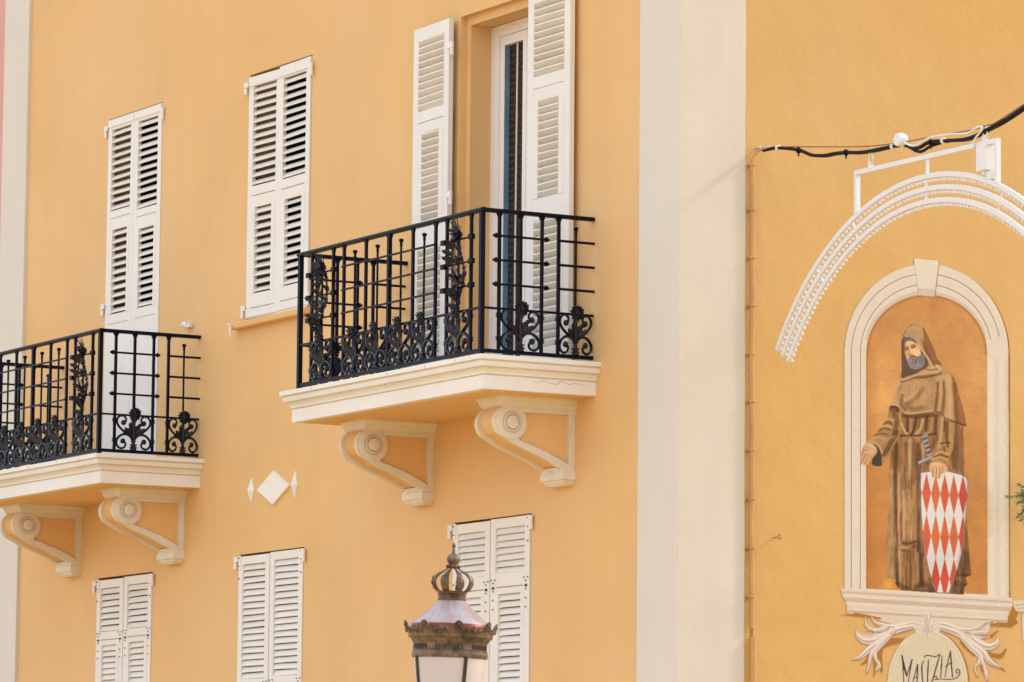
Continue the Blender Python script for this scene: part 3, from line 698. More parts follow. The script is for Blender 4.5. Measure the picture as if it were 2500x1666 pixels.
for k in range(4):
    a0 = PHV+math.radians(27+90*k); n = 10
    m = MB(); V = []
    for rr, z in ((gr0, gz0), (gr1, gz1)):
        V += [(rr*math.cos(a0+math.pi/2*i/n), rr*math.sin(a0+math.pi/2*i/n), z) for i in range(n+1)]
    m.add(V, [(i, i+1, n+2+i, n+1+i) for i in range(n)]); m.build('pane', M_['opal'], lamp, smooth=True, fix=False)
    m = MB(); q = 1.01; m.tube([(gr0*q*math.cos(a0), gr0*q*math.sin(a0), gz0), (gr1*q*math.cos(a0), gr1*q*math.sin(a0), gz1)], .0135, 4, up=(math.cos(a0), math.sin(a0), 0)); m.build('glazing_bar', DB, lamp)
prof = LP((1322, 352), (1310, 372), (1290, 378), (1270, 374), (1258, 372), (1248, 374), (1240, 362), (1205, 360), (1175, 364), (1168, 372), (1150, 380), (1140, 388), (1128, 396), (1120, 412), (1112, 418), (1100, 416), (1085, 420), (1062, 424), (1058, 410))
m = MB(); m.lathe(prof, 48); m.build('cornice', BZ, lamp, smooth=True)
m = MB()
for k in range(72):
    a = 2*math.pi*k/72
    if k % 12 in (0, 1, 11): continue
    r0 = 361/1625; c, s = math.cos(a), math.sin(a); hw = .0045
    V = [(r0*c-s*q*hw+c*o, r0*s+c*q*hw+s*o, y2z(y)) for y in (1235, 1185) for q, o in ((-1, 0), (1, 0), (1, .004), (-1, .004))]
    m.add(V, [(0, 1, 5, 4), (1, 2, 6, 5), (2, 3, 7, 6), (3, 0, 4, 7), (4, 5, 6, 7), (0, 3, 2, 1)])
tag(m.build('fluting', DB, lamp), kind='stuff')
# cresting: six tall palmettes and lower scrolls between
def crest(a, w, h, n=9):
    m = MB(); V = []; tilt = .22
    pts = [(-w, 0), (-w*.9, h*.28), (-w*.55, h*.5), (-w*.38, h*.8), (0, h), (w*.38, h*.8), (w*.55, h*.5), (w*.9, h*.28), (w, 0)]
    R0 = .254
    for t in (0, .012):
        for x, z in pts:
            rr = R0+z*tilt*1.6+t; aa = a+x/R0
            V.append((rr*math.cos(aa), rr*math.sin(aa), y2z(1066)+z))
    k = len(pts); m.add(V, [tuple(range(k))[::-1], tuple(range(k, 2*k))]+[(i, (i+1) % k, k+(i+1) % k, k+i) for i in range(k)])
    for x, z, b in ((0, h*.62, .010), (-w*.3, h*.4, .008), (w*.3, h*.4, .008), (-w*.55, h*.22, .007), (w*.55, h*.22, .007), (0, h*.25, .009)):
        rr = R0+z*tilt*1.6+.012; aa = a+x/R0; m.ball((rr*math.cos(aa), rr*math.sin(aa), y2z(1066)+z), b, 7, 4, 1.3)
    m.build('palmette', BZ, lamp)
for k in range(8):
    crest(PH+math.pi/4*k, .050, .066)
    for q, h in ((.32, .022), (.5, .032), (.68, .022)): crest(PH+math.pi/4*(k+q), .017, h)
m = MB(); m.lathe(LP((1066, 402), (1030, 400), (990, 392), (984, 386)), 48); m.build('roof_rim', M_['copperd'], lamp, smooth=True)
m = MB(); m.lathe(LP((985, 388), (978, 384), (930, 330), (860, 250), (800, 185), (760, 145), (745, 132)), 48); m.build('lantern_roof', M_['copper'], lamp, smooth=True)
m = MB(); m.lathe(LP((745, 130), (740, 142), (732, 142), (726, 134), (712, 136), (706, 140), (698, 140), (692, 134), (684, 142), (668, 146), (655, 140), (650, 60)), 36); m.build('crown_band', BZ, lamp, smooth=True)
for k in range(8):
    a = PHV+math.pi/4*(k+.5); P = []; RR = []
    for y, h, wv in ((665, 132, 24), (640, 165, 34), (600, 192, 43), (560, 203, 45), (520, 190, 36), (490, 155, 22), (460, 105, 13), (435, 62, 10), (415, 42, 12)):
        P.append((h/1625*math.cos(a), h/1625*math.sin(a), y2z(y))); RR.append(wv/1625)
    m = MB(); m.tube(P, RR, 8, flat=.45, up=(math.cos(a), math.sin(a), 0))
    for y, h in ((620, 186), (575, 208), (530, 200)): m.ball((h/1625*math.cos(a), h/1625*math.sin(a), y2z(y)), .012, 7, 4)
    m.build('crown_rib', BZ, lamp, smooth=True)
m = MB(); m.lathe(LP((428, 20), (424, 48), (412, 58), (402, 50), (396, 40), (392, 40), (378, 50), (360, 62), (340, 66), (318, 62), (300, 48), (285, 28), (276, 18), (240, 12), (220, 11), (214, 20), (204, 22), (198, 14), (185, 11), (176, 8), (172, 1)), 24); m.build('finial', BZ, lamp, smooth=True)
for k in range(10):
    a = 2*math.pi*k/10; m = MB(); m.ball((.035*math.cos(a), .035*math.sin(a), y2z(411)), .0115, 7, 4); m.build('bead', BZ, lamp, smooth=True)

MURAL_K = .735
# ------------------------------------------------------------------ mural on the right facade (flat paint, 3 mm skin)
CELL, X_0, Y_0, X_1, Y_1 = 1.5, 1985., 622., 2513., 1800.
GW, GH = int((X_1-X_0)/CELL), int((Y_1-Y_0)/CELL)
gx = X_0+CELL*np.arange(GW+1); gy = Y_0+CELL*np.arange(GH+1)
IMG = np.zeros((GH+1, GW+1, 3)); IMG[:] = (222, 174, 104); IDM = np.zeros((GH+1, GW+1), int)
nr = np.random.RandomState(4)
def smooth_noise(cx, cy):
    a = nr.rand(int(GH/cy)+3, int(GW/cx)+3); yy = np.arange(GH+1)/cy; xx = np.arange(GW+1)/cx
    y0 = yy.astype(int); x0 = xx.astype(int); fy = (yy-y0)[:, None]; fx = (xx-x0)[None]; fy = fy*fy*(3-2*fy); fx = fx*fx*(3-2*fx)
    return (a[y0][:, x0]*(1-fy)+a[y0+1][:, x0]*fy)*(1-fx)+(a[y0][:, x0+1]*(1-fy)+a[y0+1][:, x0+1]*fy)*fx-.5
NZ = smooth_noise(14, 14)*.5+smooth_noise(5, 5)*.3+smooth_noise(2, 3)*.2
NV = smooth_noise(4, 30)*.6+smooth_noise(2, 12)*.4
def crv(pts, k=5, closed=True):
    n = len(pts); out = []
    for i in range(n if closed else n-1):
        g_ = (lambda q: np.array(pts[q % n], float)) if closed else (lambda q: np.array(pts[min(max(q, 0), n-1)], float))
        a, b, c, d = g_(i-1), g_(i), g_(i+1), g_(i+2)
        for j in range(k):
            t = j/k; out.append(.5*((2*b)+(-a+c)*t+(2*a-5*b+4*c-d)*t*t+(-a+3*b-3*c+d)*t**3))
    if not closed: out.append(np.array(pts[-1], float))
    return np.array(out)
def window(x0, y0, x1, y1):
    return (max(0, int((y0-Y_0)/CELL)-1), min(GH+1, int((y1-Y_0)/CELL)+3), max(0, int((x0-X_0)/CELL)-1), min(GW+1, int((x1-X_0)/CELL)+3))
def polymask(pts):
    P_ = np.array(pts, float); i0, i1, j0, j1 = window(P_[:, 0].min(), P_[:, 1].min(), P_[:, 0].max(), P_[:, 1].max())
    m = np.zeros((GH+1, GW+1))
    if i1 <= i0 or j1 <= j0: return m
    acc = 0
    for ox in (-.3, .3):
        for oy in (-.3, .3):
            X, Y = np.meshgrid(gx[j0:j1]+ox*CELL, gy[i0:i1]+oy*CELL); ins = np.zeros(X.shape, bool)
            for k in range(len(P_)):
                (x1, y1), (x2, y2) = P_[k-1], P_[k]
                if y1 == y2: continue
                ins ^= ((Y < y1) != (Y < y2)) & (X < (x2-x1)*(Y-y1)/(y2-y1)+x1)
            acc = acc+ins
    m[i0:i1, j0:j1] = acc/4.; return m
def strokemask(pts, wd, soft=1.0):
    P_ = np.array(pts, float); n = len(P_); ws = np.array(wd if hasattr(wd, '__len__') else [wd]*n, float)
    if len(ws) != n: ws = np.interp(np.linspace(0, 1, n), np.linspace(0, 1, len(ws)), ws)
    pad = ws.max()+soft*2+2; i0, i1, j0, j1 = window(P_[:, 0].min()-pad, P_[:, 1].min()-pad, P_[:, 0].max()+pad, P_[:, 1].max()+pad)
    m = np.zeros((GH+1, GW+1))
    if i1 <= i0 or j1 <= j0: return m
    X, Y = np.meshgrid(gx[j0:j1], gy[i0:i1]); best = np.zeros(X.shape)
    for k in range(n-1):
        (x1, y1), (x2, y2) = P_[k], P_[k+1]; L2 = (x2-x1)**2+(y2-y1)**2+1e-9
        t = np.clip(((X-x1)*(x2-x1)+(Y-y1)*(y2-y1))/L2, 0, 1); d = np.hypot(X-x1-t*(x2-x1), Y-y1-t*(y2-y1)); wv = ws[k]+(ws[k+1]-ws[k])*t
        best = np.maximum(best, np.clip((wv-d)/soft+.5, 0, 1))
    m[i0:i1, j0:j1] = best; return m
def put(m, c, a=1., idn=None, clip=None, noise=0., vn=0.):
    if clip is not None: m = m*clip
    k = (m*a)[..., None]; cc = np.array(c, float)
    if cc.ndim == 1: cc = np.broadcast_to(cc, IMG.shape)
    if noise or vn: cc = cc*(1+noise*NZ+vn*NV)[..., None]
    IMG[:] = IMG*(1-k)+cc*k
    if idn: IDM[m > .5] = idn
    return m
def st(pts, wd, c, a=1., soft=1.5, clip=None, idn=None, k=5): return put(strokemask(crv(pts, k, False), wd, soft), c, a, idn, clip)
def T(cx, cy, s): return lambda pts: [(cx+x/s, cy+y/s) for x, y in pts]
tA, tB, tF, tG, tH = T(2050, 760, 4.237), T(2100, 1050, 3.733), T(2000, 600, 3.136), T(2000, 1100, 2.77), T(2000, 1400, 4.706)
NICHE, FRIAR, SHIELD, FRAME, KEY, SILL, GARL, CART, LETT, SHAD, SILL2 = range(1, 12)
def archpoly(cx, cy, rx, ry, yb_l, yb_r, n=40):
    P_ = [(cx-rx*math.cos(math.pi*i/n), cy-ry*math.sin(math.pi*i/n)) for i in range(n+1)]
    return P_+[(cx+rx+1.5, yb_r), (cx-rx, yb_l)]
# painted shadow to the right of the frame, under the sill
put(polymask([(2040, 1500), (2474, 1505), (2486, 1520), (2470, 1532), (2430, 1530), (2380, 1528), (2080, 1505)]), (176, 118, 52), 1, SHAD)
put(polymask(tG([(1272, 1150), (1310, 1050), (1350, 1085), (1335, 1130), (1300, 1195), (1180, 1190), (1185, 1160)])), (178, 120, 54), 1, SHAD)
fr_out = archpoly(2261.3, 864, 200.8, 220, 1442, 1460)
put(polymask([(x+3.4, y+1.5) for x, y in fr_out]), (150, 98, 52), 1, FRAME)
mfr = put(polymask(fr_out), (231, 217, 195), 1, FRAME, noise=.03)
# bands of the frame
def archline(rx, ry, c, wd, a, lo=0., hi=1., jl=True, dx=0.):
    n = 60; P_ = [(2261.3+dx-rx*math.cos(math.pi*(lo+(hi-lo)*i/n)), 864-ry*math.sin(math.pi*(lo+(hi-lo)*i/n))) for i in range(n+1)]
    if jl: P_ = [(P_[0][0]-.5, 1440)]+P_
    put(strokemask(P_, wd, 1.2), c, a, None, mfr)
archline(182.5, 195, (128, 100, 80), .9, .9, 0, .93); archline(180, 192, (240, 230, 214), 1.2, .6, 0, .9)
archline(160.5, 169, (128, 100, 80), .9, .9, 0, .93); archline(158, 166, (240, 230, 214), 1.2, .6, 0, .9)
archline(148.5, 148, (214, 192, 172), 5, .8, .08, .92, False)
for x, wd, c, a in ((2419, 5, (240, 230, 212), .5), (2433, 2, (216, 198, 172), .5), (2445, 4, (238, 227, 208), .45), (2459, 3, (214, 196, 168), .6)):
    put(strokemask([(x, 880), (x+3, 1458)], wd, 4), c, a, None, mfr)
put(strokemask([(2411, 1205), (2413, 1300)], 12, 8), (206, 176, 148), .25, None, mfr)
# niche ground
ni = archpoly(2262.5, 864, 147.5, 144, 1438, 1452); ni = [(x, y) for x, y in ni]
X2, Y2 = np.meshgrid(gx, gy)
base = np.zeros_like(IMG); base[:] = (209, 148, 84)
gl = np.exp(-(((X2-2165)/50)**2+((Y2-960)/110)**2))[..., None]; base += gl*np.array((14, 20, 14))
gl = np.exp(-(((X2-2380)/45)**2+((Y2-900)/120)**2))[..., None]; base += gl*np.array((10, 14, 14))
gl = np.exp(-(((X2-2168)/14)**2+((Y2-1425)/14)**2))[..., None]; base += gl*np.array((30, 34, 14))
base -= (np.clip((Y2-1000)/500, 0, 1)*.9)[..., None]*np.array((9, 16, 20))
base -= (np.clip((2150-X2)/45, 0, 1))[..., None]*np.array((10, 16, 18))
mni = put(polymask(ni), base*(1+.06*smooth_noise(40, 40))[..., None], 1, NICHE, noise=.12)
put(strokemask([(2115.5, 864), (2115.5, 1438)], 1.5, 2), (150, 95, 45), .7, None, mni)
put(strokemask([(2262.5-146*math.cos(math.pi*i/40), 865-143*math.sin(math.pi*i/40)) for i in range(41)], 3, 5), (160, 98, 50), .55, None, mni)
for i in range(70):   # trowel marks
    x, y = nr.uniform(2125, 2400), nr.uniform(730, 1000) if i < 55 else nr.uniform(1000, 1430)
    put(strokemask([(x, y), (x+nr.uniform(2, 9), y+nr.uniform(1, 5))], 1.1, 1.6), (226, 176, 116) if nr.rand() < .5 else (176, 116, 56), .35, None, mni)
# keystone
put(polymask(tF([(718, 95), (920, 112), (886, 390), (760, 380)])), (234, 221, 198), 1, KEY, noise=.03)
put(polymask(tF([(748, 325), (893, 332), (884, 390), (762, 380)])), (216, 194, 172), .9)
put(strokemask(tF([(920, 112), (886, 390)]), 1.2, 1.5), (150, 118, 92), .8); put(strokemask(tF([(722, 100), (760, 378)]), .8, 1.2), (176, 150, 124), .6)

# ---- the friar
robe = tB([(275, 150), (275, 230), (270, 400), (258, 750), (240, 1000), (244, 1180), (250, 1345), (332, 1366), (318, 1395), (350, 1440), (380, 1462), (560, 1476), (945, 1502), (948, 1440), (985, 1400), (960, 1345), (1012, 1322), (985, 1000), (962, 700), (948, 300), (940, 40), (945, -110), (700, -160), (300, -60)])
mr = put(polymask(robe), (160, 114, 70), 1, FRIAR, noise=.3, vn=.5)
def fold(pts, wd, c, a=.85, soft=5): put(strokemask(crv(tB(pts), 4, False), wd, soft), c, a, None, mr)
L1, L2, D1, D2 = (214, 178, 130), (188, 146, 98), (72, 44, 28), (98, 62, 38)
put(polymask(crv(tB([(275, 240), (315, 420), (320, 800), (326, 1366), (250, 1345), (240, 1000), (258, 700)]), 3)), (184, 148, 98), .75, None, mr, noise=.25, vn=.3)
for p, wd, c, a, s in (
    ([(330, 130), (320, 420), (325, 800), (335, 1380), (380, 1450)], 4.2, D1, .9, 4), ([(352, 400), (350, 700), (352, 1000), (372, 1440)], 2.6, L1, .8, 3),
    ([(300, 120), (330, 180), (300, 330)], 8, D1, .55, 8), ([(392, 560), (400, 800), (395, 1000)], 2.6, L1, .85, 3), ([(372, 760), (375, 1000)], 2.2, D2, .8, 3),
    ([(455, 100), (450, 330), (440, 560), (425, 800)], 5.5, L1, .75, 6), ([(510, 470), (508, 760), (500, 1000)], 2.6, L1, .7, 3), ([(420, 120), (415, 330), (425, 520)], 4, D2, .7, 5),
    ([(490, 100), (490, 330), (480, 480)], 5, D2, .75, 5), ([(535, 130), (530, 400), (528, 700), (530, 1000), (545, 1420)], 6, D1, .8, 5), ([(560, 130), (575, 230), (566, 300)], 3, L1, .7, 4),
    ([(440, 600), (445, 800), (440, 980)], 6, L2, .6, 6), ([(470, 640), (480, 860), (470, 1000)], 4, (196, 156, 96), .7, 5),
    ([(395, 1030), (440, 1036), (508, 1018)], 3.5, D1, .9, 2.5), ([(385, 1075), (420, 1080), (470, 1080)], 4, L1, .8, 3), ([(385, 1095), (430, 1100), (520, 1060), (530, 1200)], 4, D1, .75, 4),
    ([(420, 1110), (425, 1400)], 4.5, (150, 110, 62), .8, 4), ([(455, 1110), (460, 1430)], 3, D1, .85, 3), ([(520, 1130), (520, 1400)], 4.5, L2, .7, 4), ([(590, 1160), (600, 1390)], 3.2, L2, .75, 3), ([(555, 1130), (560, 1420)], 3.5, D1, .8, 3), ([(480, 1200), (485, 1400)], 2.4, L2, .55, 3),
    ([(340, 1400), (480, 1462), (690, 1478)], 5, D1, .8, 5), ([(520, 1430), (580, 1400), (660, 1455)], 7, (58, 40, 26), .7, 5),
    ([(960, 900), (985, 1180), (1000, 1320)], 6, (126, 84, 44), .8, 6), ([(930, 1150), (900, 1330), (870, 1480)], 17, (64, 46, 32), .8, 9), ([(880, 1320), (1010, 1328)], 3.5, (52, 34, 22), .9, 3), ([(890, 1400), (960, 1440), (930, 1480)], 9, (54, 36, 24), .85, 5),
    ([(880, -40), (885, 150), (890, 360)], 6, (84, 60, 44), .8, 6), ([(925, 0), (925, 200), (935, 380)], 5, (150, 98, 48), .75, 6), ([(845, 40), (850, 340)], 4, D1, .8, 4), ([(700, -60), (700, 60), (640, 180)], 5, D1, .6, 6)):
    fold(p, wd, c, a*(.62 if sum(c) < 220 else .9), s*1.3)
for i in range(150):   # brushed cloth
    x = nr.uniform(255, 960); y = nr.uniform(150, 1350); ln = nr.uniform(60, 260)
    put(strokemask(crv(tB([(x, y), (x+nr.uniform(-6, 6), y+ln*.5), (x+nr.uniform(-10, 10), y+ln)]), 3, False), [.4, nr.uniform(.9, 2.2), .4], 2.5), L1 if nr.rand() < .45 else D1, nr.uniform(.2, .5), None, mr)
# belt and waist folds
torso = tA([(600, 980), (1040, 1050), (1030, 1180), (1012, 1290), (620, 1300), (612, 1150)])
mt = put(polymask(torso), (150, 106, 62), 1, FRIAR, noise=.2, vn=.25)
for p, wd, c, a in (([(640, 1160), (660, 1220), (700, 1275)], 3, L1, .85), ([(700, 1090), (700, 1240)], 3, D1, .7), ([(740, 1120), (735, 1270)], 2.6, L2, .8), ([(790, 1100), (770, 1220), (740, 1275)], 3, D1, .8), ([(860, 1120), (840, 1210), (790, 1275)], 3.2, L1, .8), ([(905, 1090), (890, 1230)], 3, D1, .7), ([(960, 1100), (940, 1230), (900, 1270)], 3, L2, .75), ([(620, 1290), (760, 1290), (880, 1285), (1000, 1270)], 2.4, D1, .8), ([(625, 1080), (620, 1260)], 3.4, L2, .7), ([(1000, 1080), (990, 1260)], 4, D1, .6), ([(640, 1080), (800, 1090), (960, 1075)], 5, D1, .5)):
    put(strokemask(crv(tA(p), 4, False), wd, 3), c, a, None, mt)
# far (viewer left) sleeve and open hand
dark_in = tA([(340, 1380), (400, 1400), (440, 1500), (440, 1590), (390, 1605), (330, 1580), (350, 1480)])
put(polymask(crv(dark_in, 3)), (78, 62, 56), 1, FRIAR)
slv = tA([(520, 985), (600, 975), (640, 1060), (620, 1260), (560, 1400), (500, 1510), (440, 1600), (436, 1500), (400, 1410), (340, 1365), (275, 1362), (300, 1330), (390, 1235), (440, 1170), (490, 1110)])
ms = put(polymask(crv(slv, 3)), (178, 136, 82), 1, FRIAR, noise=.2)
for p, wd, c, a in (([(525, 990), (560, 1040), (590, 1150), (560, 1280)], 6, D2, .6), ([(460, 1170), (500, 1150), (540, 1170)], 2, D1, .7), ([(410, 1235), (460, 1210), (520, 1225)], 2, D1, .65), ([(470, 1120), (520, 1115), (560, 1130)], 2.4, L1, .7), ([(430, 1200), (480, 1185), (530, 1200)], 2.4, L1, .75), ([(330, 1320), (400, 1300), (480, 1330)], 2.4, L1, .6), ([(360, 1290), (440, 1265), (510, 1290)], 1.8, D2, .6), ([(520, 985), (580, 990), (600, 1030)], 4.5, D1, .75), ([(460, 1480), (520, 1380), (590, 1250)], 6, D2, .7), ([(290, 1345), (350, 1350), (410, 1400), (440, 1470)], 1.8, L1, .8), ([(420, 1380), (480, 1320), (560, 1300)], 4, (192, 150, 94), .5)):
    put(strokemask(crv(tA(p), 4, False), wd, 3), c, a, None, ms)
SK, SKD, SKL = (214, 168, 122), (158, 108, 72), (232, 192, 150)
hand = tB([(62, 118), (110, 125), (150, 165), (152, 210), (125, 240), (100, 275), (75, 312), (45, 322), (30, 312), (5, 322), (-8, 310), (5, 270), (0, 240), (15, 200), (30, 150)])
mh = put(polymask(crv(hand, 3)), SK, 1, FRIAR)
for p, wd, c, a in (([(105, 240), (70, 300)], 1.2, SKD, .8), ([(80, 225), (40, 305)], 1.2, SKD, .8), ([(55, 215), (12, 300)], 1.2, SKD, .8), ([(20, 195), (60, 180), (75, 200)], 1.4, SKD, .7), ([(70, 130), (120, 160)], 3, SKL, .6), ([(60, 200), (110, 200)], 4, SKL, .5), ([(95, 250), (60, 308)], 1.6, SKL, .6), ([(70, 235), (28, 308)], 1.4, SKL, .6), ([(25, 160), (15, 220)], 2.5, SKD, .5)):
    put(strokemask(crv(tB(p), 4, False), wd, 1.8), c, a, None, mh)
# near sleeve (viewer right)
s2 = tA([(1025, 1085), (1110, 1110), (1185, 1160), (1185, 1300), (1175, 1420), (1140, 1500), (1120, 1580), (1060, 1560), (960, 1560), (945, 1530), (980, 1480), (1010, 1400), (1018, 1290), (1010, 1180)])
ms = put(polymask(crv(s2, 3)), (170, 130, 76), 1, FRIAR, noise=.25, vn=.2)
for p, wd, c, a in (([(1060, 1110), (1050, 1260), (1030, 1400)], 4, L1, .65), ([(1110, 1150), (1105, 1300), (1120, 1400)], 4, D2, .7), ([(1150, 1180), (1150, 1350), (1130, 1480)], 4.5, (196, 154, 94), .6), ([(1040, 1370), (1090, 1360), (1140, 1362)], 2.2, D1, .65), ([(990, 1480), (1050, 1455), (1120, 1480)], 2, L1, .8), ([(980, 1510), (1040, 1490), (1120, 1510)], 1.8, D1, .6), ([(960, 1540), (1030, 1510), (1110, 1540)], 2.2, L1, .7), ([(1085, 1120), (1080, 1240)], 2, D1, .6), ([(1080, 1400), (1085, 1450)], 2, D1, .6)):
    put(strokemask(crv(tA(p), 4, False), wd, 3), c, a, None, ms)
# cape
cape = tA([(645, 700), (800, 660), (1030, 600), (1060, 570), (1150, 640), (1205, 740), (1240, 880), (1275, 1000), (1310, 1185), (1290, 1190), (1200, 1160), (1100, 1115), (1060, 1060), (1030, 1050), (975, 1035), (900, 1045), (800, 1060), (720, 1068), (660, 1050), (620, 1000), (575, 975), (530, 975), (550, 920), (590, 820), (625, 745)])
mc = put(polymask(crv(cape, 3)), (188, 146, 98), 1, FRIAR, noise=.3)
put(polymask(crv(tA([(1150, 640), (1205, 740), (1240, 880), (1275, 1000), (1310, 1185), (1200, 1160), (1190, 1000), (1180, 800)]), 3)), (146, 96, 50), .85, None, mc, noise=.15)
put(polymask(crv(tA([(660, 740), (780, 720), (790, 800), (740, 880), (680, 910), (650, 830)]), 3)), (194, 158, 108), .8, None, mc)
for p, wd, c, a, s in (([(640, 840), (665, 900), (690, 925), (740, 890), (800, 820)], 2.6, L1, .85, 3), ([(610, 830), (580, 900), (555, 960)], 4.5, (200, 166, 118), .7, 5), ([(650, 870), (640, 960), (680, 1020)], 4, (130, 90, 50), .75, 5), ([(860, 800), (790, 900), (700, 960)], 5, (140, 98, 54), .6, 7), ([(760, 985), (860, 960), (900, 900)], 4, (196, 154, 98), .6, 6), ([(690, 970), (740, 1010), (850, 1000)], 5, (138, 96, 54), .6, 7),
    ([(1020, 720), (1010, 860), (990, 1020)], 3, (120, 80, 42), .8, 3.5), ([(1045, 720), (1050, 860), (1025, 1030)], 3, (206, 168, 114), .8, 4), ([(1075, 730), (1080, 880), (1060, 1040)], 3, (122, 82, 44), .75, 3.5), ([(1120, 690), (1140, 860), (1130, 1080)], 7, (214, 178, 126), .75, 8), ([(1010, 710), (1060, 680), (1130, 680)], 5, (206, 168, 116), .7, 6), ([(1180, 760), (1200, 950), (1210, 1140)], 5, (118, 74, 38), .6, 6), ([(1225, 860), (1250, 1020), (1275, 1160)], 3.5, (166, 112, 60), .6, 4),
    ([(540, 972), (600, 978), (650, 1045), (720, 1066), (850, 1048), (970, 1030)], 1.7, (222, 186, 134), .9, 1.8), ([(975, 1035), (1060, 1060), (1100, 1112), (1300, 1185)], 1.8, D1, .85, 2), ([(900, 780), (930, 760), (1000, 720)], 3, (196, 154, 98), .5, 5), ([(640, 725), (760, 690), (900, 680), (1040, 640)], 3, (96, 62, 36), .7, 4)):
    put(strokemask(crv(tA(p), 4, False), wd, s), c, a, None, mc)
for i in range(60):
    x = nr.uniform(600, 1280); y = nr.uniform(690, 1120); ln = nr.uniform(40, 140)
    put(strokemask(tA([(x, y), (x+nr.uniform(-22, 10), y+ln)]), [.4, .4], 3), (212, 174, 122) if nr.rand() < .5 else (118, 78, 46), nr.uniform(.2, .45), None, mc)
# hood
hood = tA([(770, 120), (835, 128), (890, 190), (930, 290), (985, 410), (1010, 490), (1065, 555), (1062, 590), (1030, 640), (940, 652), (800, 668), (720, 700), (640, 722), (605, 695), (625, 650), (640, 600), (636, 480), (632, 330), (632, 270), (670, 215), (715, 160)])
mo = put(polymask(crv(hood, 3)), (188, 154, 106), 1, FRIAR, noise=.15)
put(polymask(crv(tA([(860, 160), (930, 290), (985, 410), (1010, 490), (1065, 560), (1000, 580), (950, 560), (910, 480), (870, 400), (870, 280)]), 3)), (148, 94, 54), .9, None, mo, noise=.2)
put(polymask(crv(tA([(640, 300), (690, 258), (760, 290), (810, 350), (860, 430), (900, 490), (920, 560), (860, 610), (780, 650), (690, 680), (640, 690), (640, 600), (642, 440)]), 3)), (104, 72, 54), .95, None, mo)
put(polymask(crv(tA([(800, 640), (900, 590), (960, 570), (1050, 560), (1030, 640), (940, 655), (820, 672)]), 3)), (206, 168, 116), .85, None, mo)
for p, wd, c, a in (([(690, 262), (780, 310), (850, 400), (910, 480), (960, 570), (970, 620)], 1.8, (222, 188, 138), .9), ([(615, 700), (650, 712), (720, 695), (800, 660)], 1.8, (216, 180, 128), .85), ([(745, 140), (690, 200), (650, 260)], 1.4, (120, 84, 50), .6), ([(800, 640), (860, 600), (950, 610), (1030, 590)], 2, (130, 88, 50), .6), ([(700, 190), (760, 170), (820, 200)], 3, (206, 172, 122), .6), ([(850, 300), (900, 420), (960, 520)], 2.5, (120, 74, 40), .5), ([(1000, 560), (1040, 600)], 2.4, (230, 196, 146), .8), ([(650, 330), (650, 560)], 3, (112, 84, 66), .5)):
    put(strokemask(crv(tA(p), 4, False), wd, 2), c, a, None, mo)
# face and beard
face = tA([(680, 320), (740, 305), (790, 340), (830, 390), (842, 450), (830, 520), (780, 560), (720, 550), (690, 480), (668, 400)])
mf = put(polymask(crv(face, 3)), (236, 184, 128), 1, FRIAR)
put(polymask(crv(tA([(760, 390), (815, 400), (830, 450), (790, 470), (760, 450)]), 3)), (248, 208, 152), .8, None, mf)
put(polymask(crv(tA([(700, 325), (760, 325), (790, 350), (740, 350), (700, 360)]), 3)), (242, 190, 128), .7, None, mf)
for p, wd, c, a in (([(670, 385), (700, 370), (712, 385)], 1.5, (96, 66, 50), .85), ([(738, 360), (765, 348), (785, 365)], 1.5, (96, 66, 50), .85), ([(678, 400), (705, 395)], 1.6, (70, 50, 44), .9), ([(740, 380), (772, 370)], 1.6, (70, 50, 44), .9), ([(715, 390), (722, 430), (720, 448)], 1.1, (176, 112, 66), .8), ([(733, 390), (738, 440)], 1.4, (250, 214, 164), .7), ([(715, 452), (745, 450)], 1.2, (120, 72, 48), .8), ([(690, 410), (700, 460)], 1.4, (190, 124, 76), .6), ([(675, 330), (672, 420)], 1.6, (140, 88, 56), .6)):
    put(strokemask(tA(p), wd, 1.6), c, a, None, mf)
put(polymask(crv(tA([(668, 280), (720, 268), (780, 300), (800, 340), (760, 310), (700, 305), (668, 330)]), 3)), (112, 100, 98), .95, FRIAR)
beard = tA([(722, 470), (760, 455), (800, 480), (840, 450), (872, 450), (880, 520), (860, 575), (800, 602), (740, 592), (706, 550), (705, 510)])
mb_ = put(polymask(crv(beard, 3)), (140, 131, 133), 1, FRIAR, noise=.5)
for i in range(26):
    x = nr.uniform(715, 870); y = nr.uniform(490, 570); put(strokemask(tA([(x, y), (x+nr.uniform(-8, 8), y+25)]), .7, 1.2), (168, 160, 160) if nr.rand() < .5 else (88, 80, 84), .6, None, mb_)
put(strokemask(crv(tA([(740, 492), (765, 480), (790, 492)]), 4, False), 1.6, 1.5), (190, 120, 96), .9, None, mb_); put(strokemask(tA([(728, 472), (765, 462), (806, 482)]), 1.5, 1.5), (92, 84, 88), .8)
# sword
for i in range(9):
    t = i/8; x = 585+45*t; y = 60+165*t
    put(strokemask(tB([(x-13, y+6), (x+13, y-6)]), 2.6, 1.4), (168, 164, 166) if i % 2 == 0 else (92, 88, 94), 1, FRIAR)
put(strokemask(tB([(572, 62), (604, 46)]), 4.2, 1.6), (150, 146, 148), 1, FRIAR)
put(strokemask(tB([(542, 300), (640, 255)]), 4.2, 1.6), (176, 168, 164), 1, FRIAR); put(strokemask(tB([(545, 312), (640, 268)]), 1.3, 1.5), (96, 88, 86), .8)
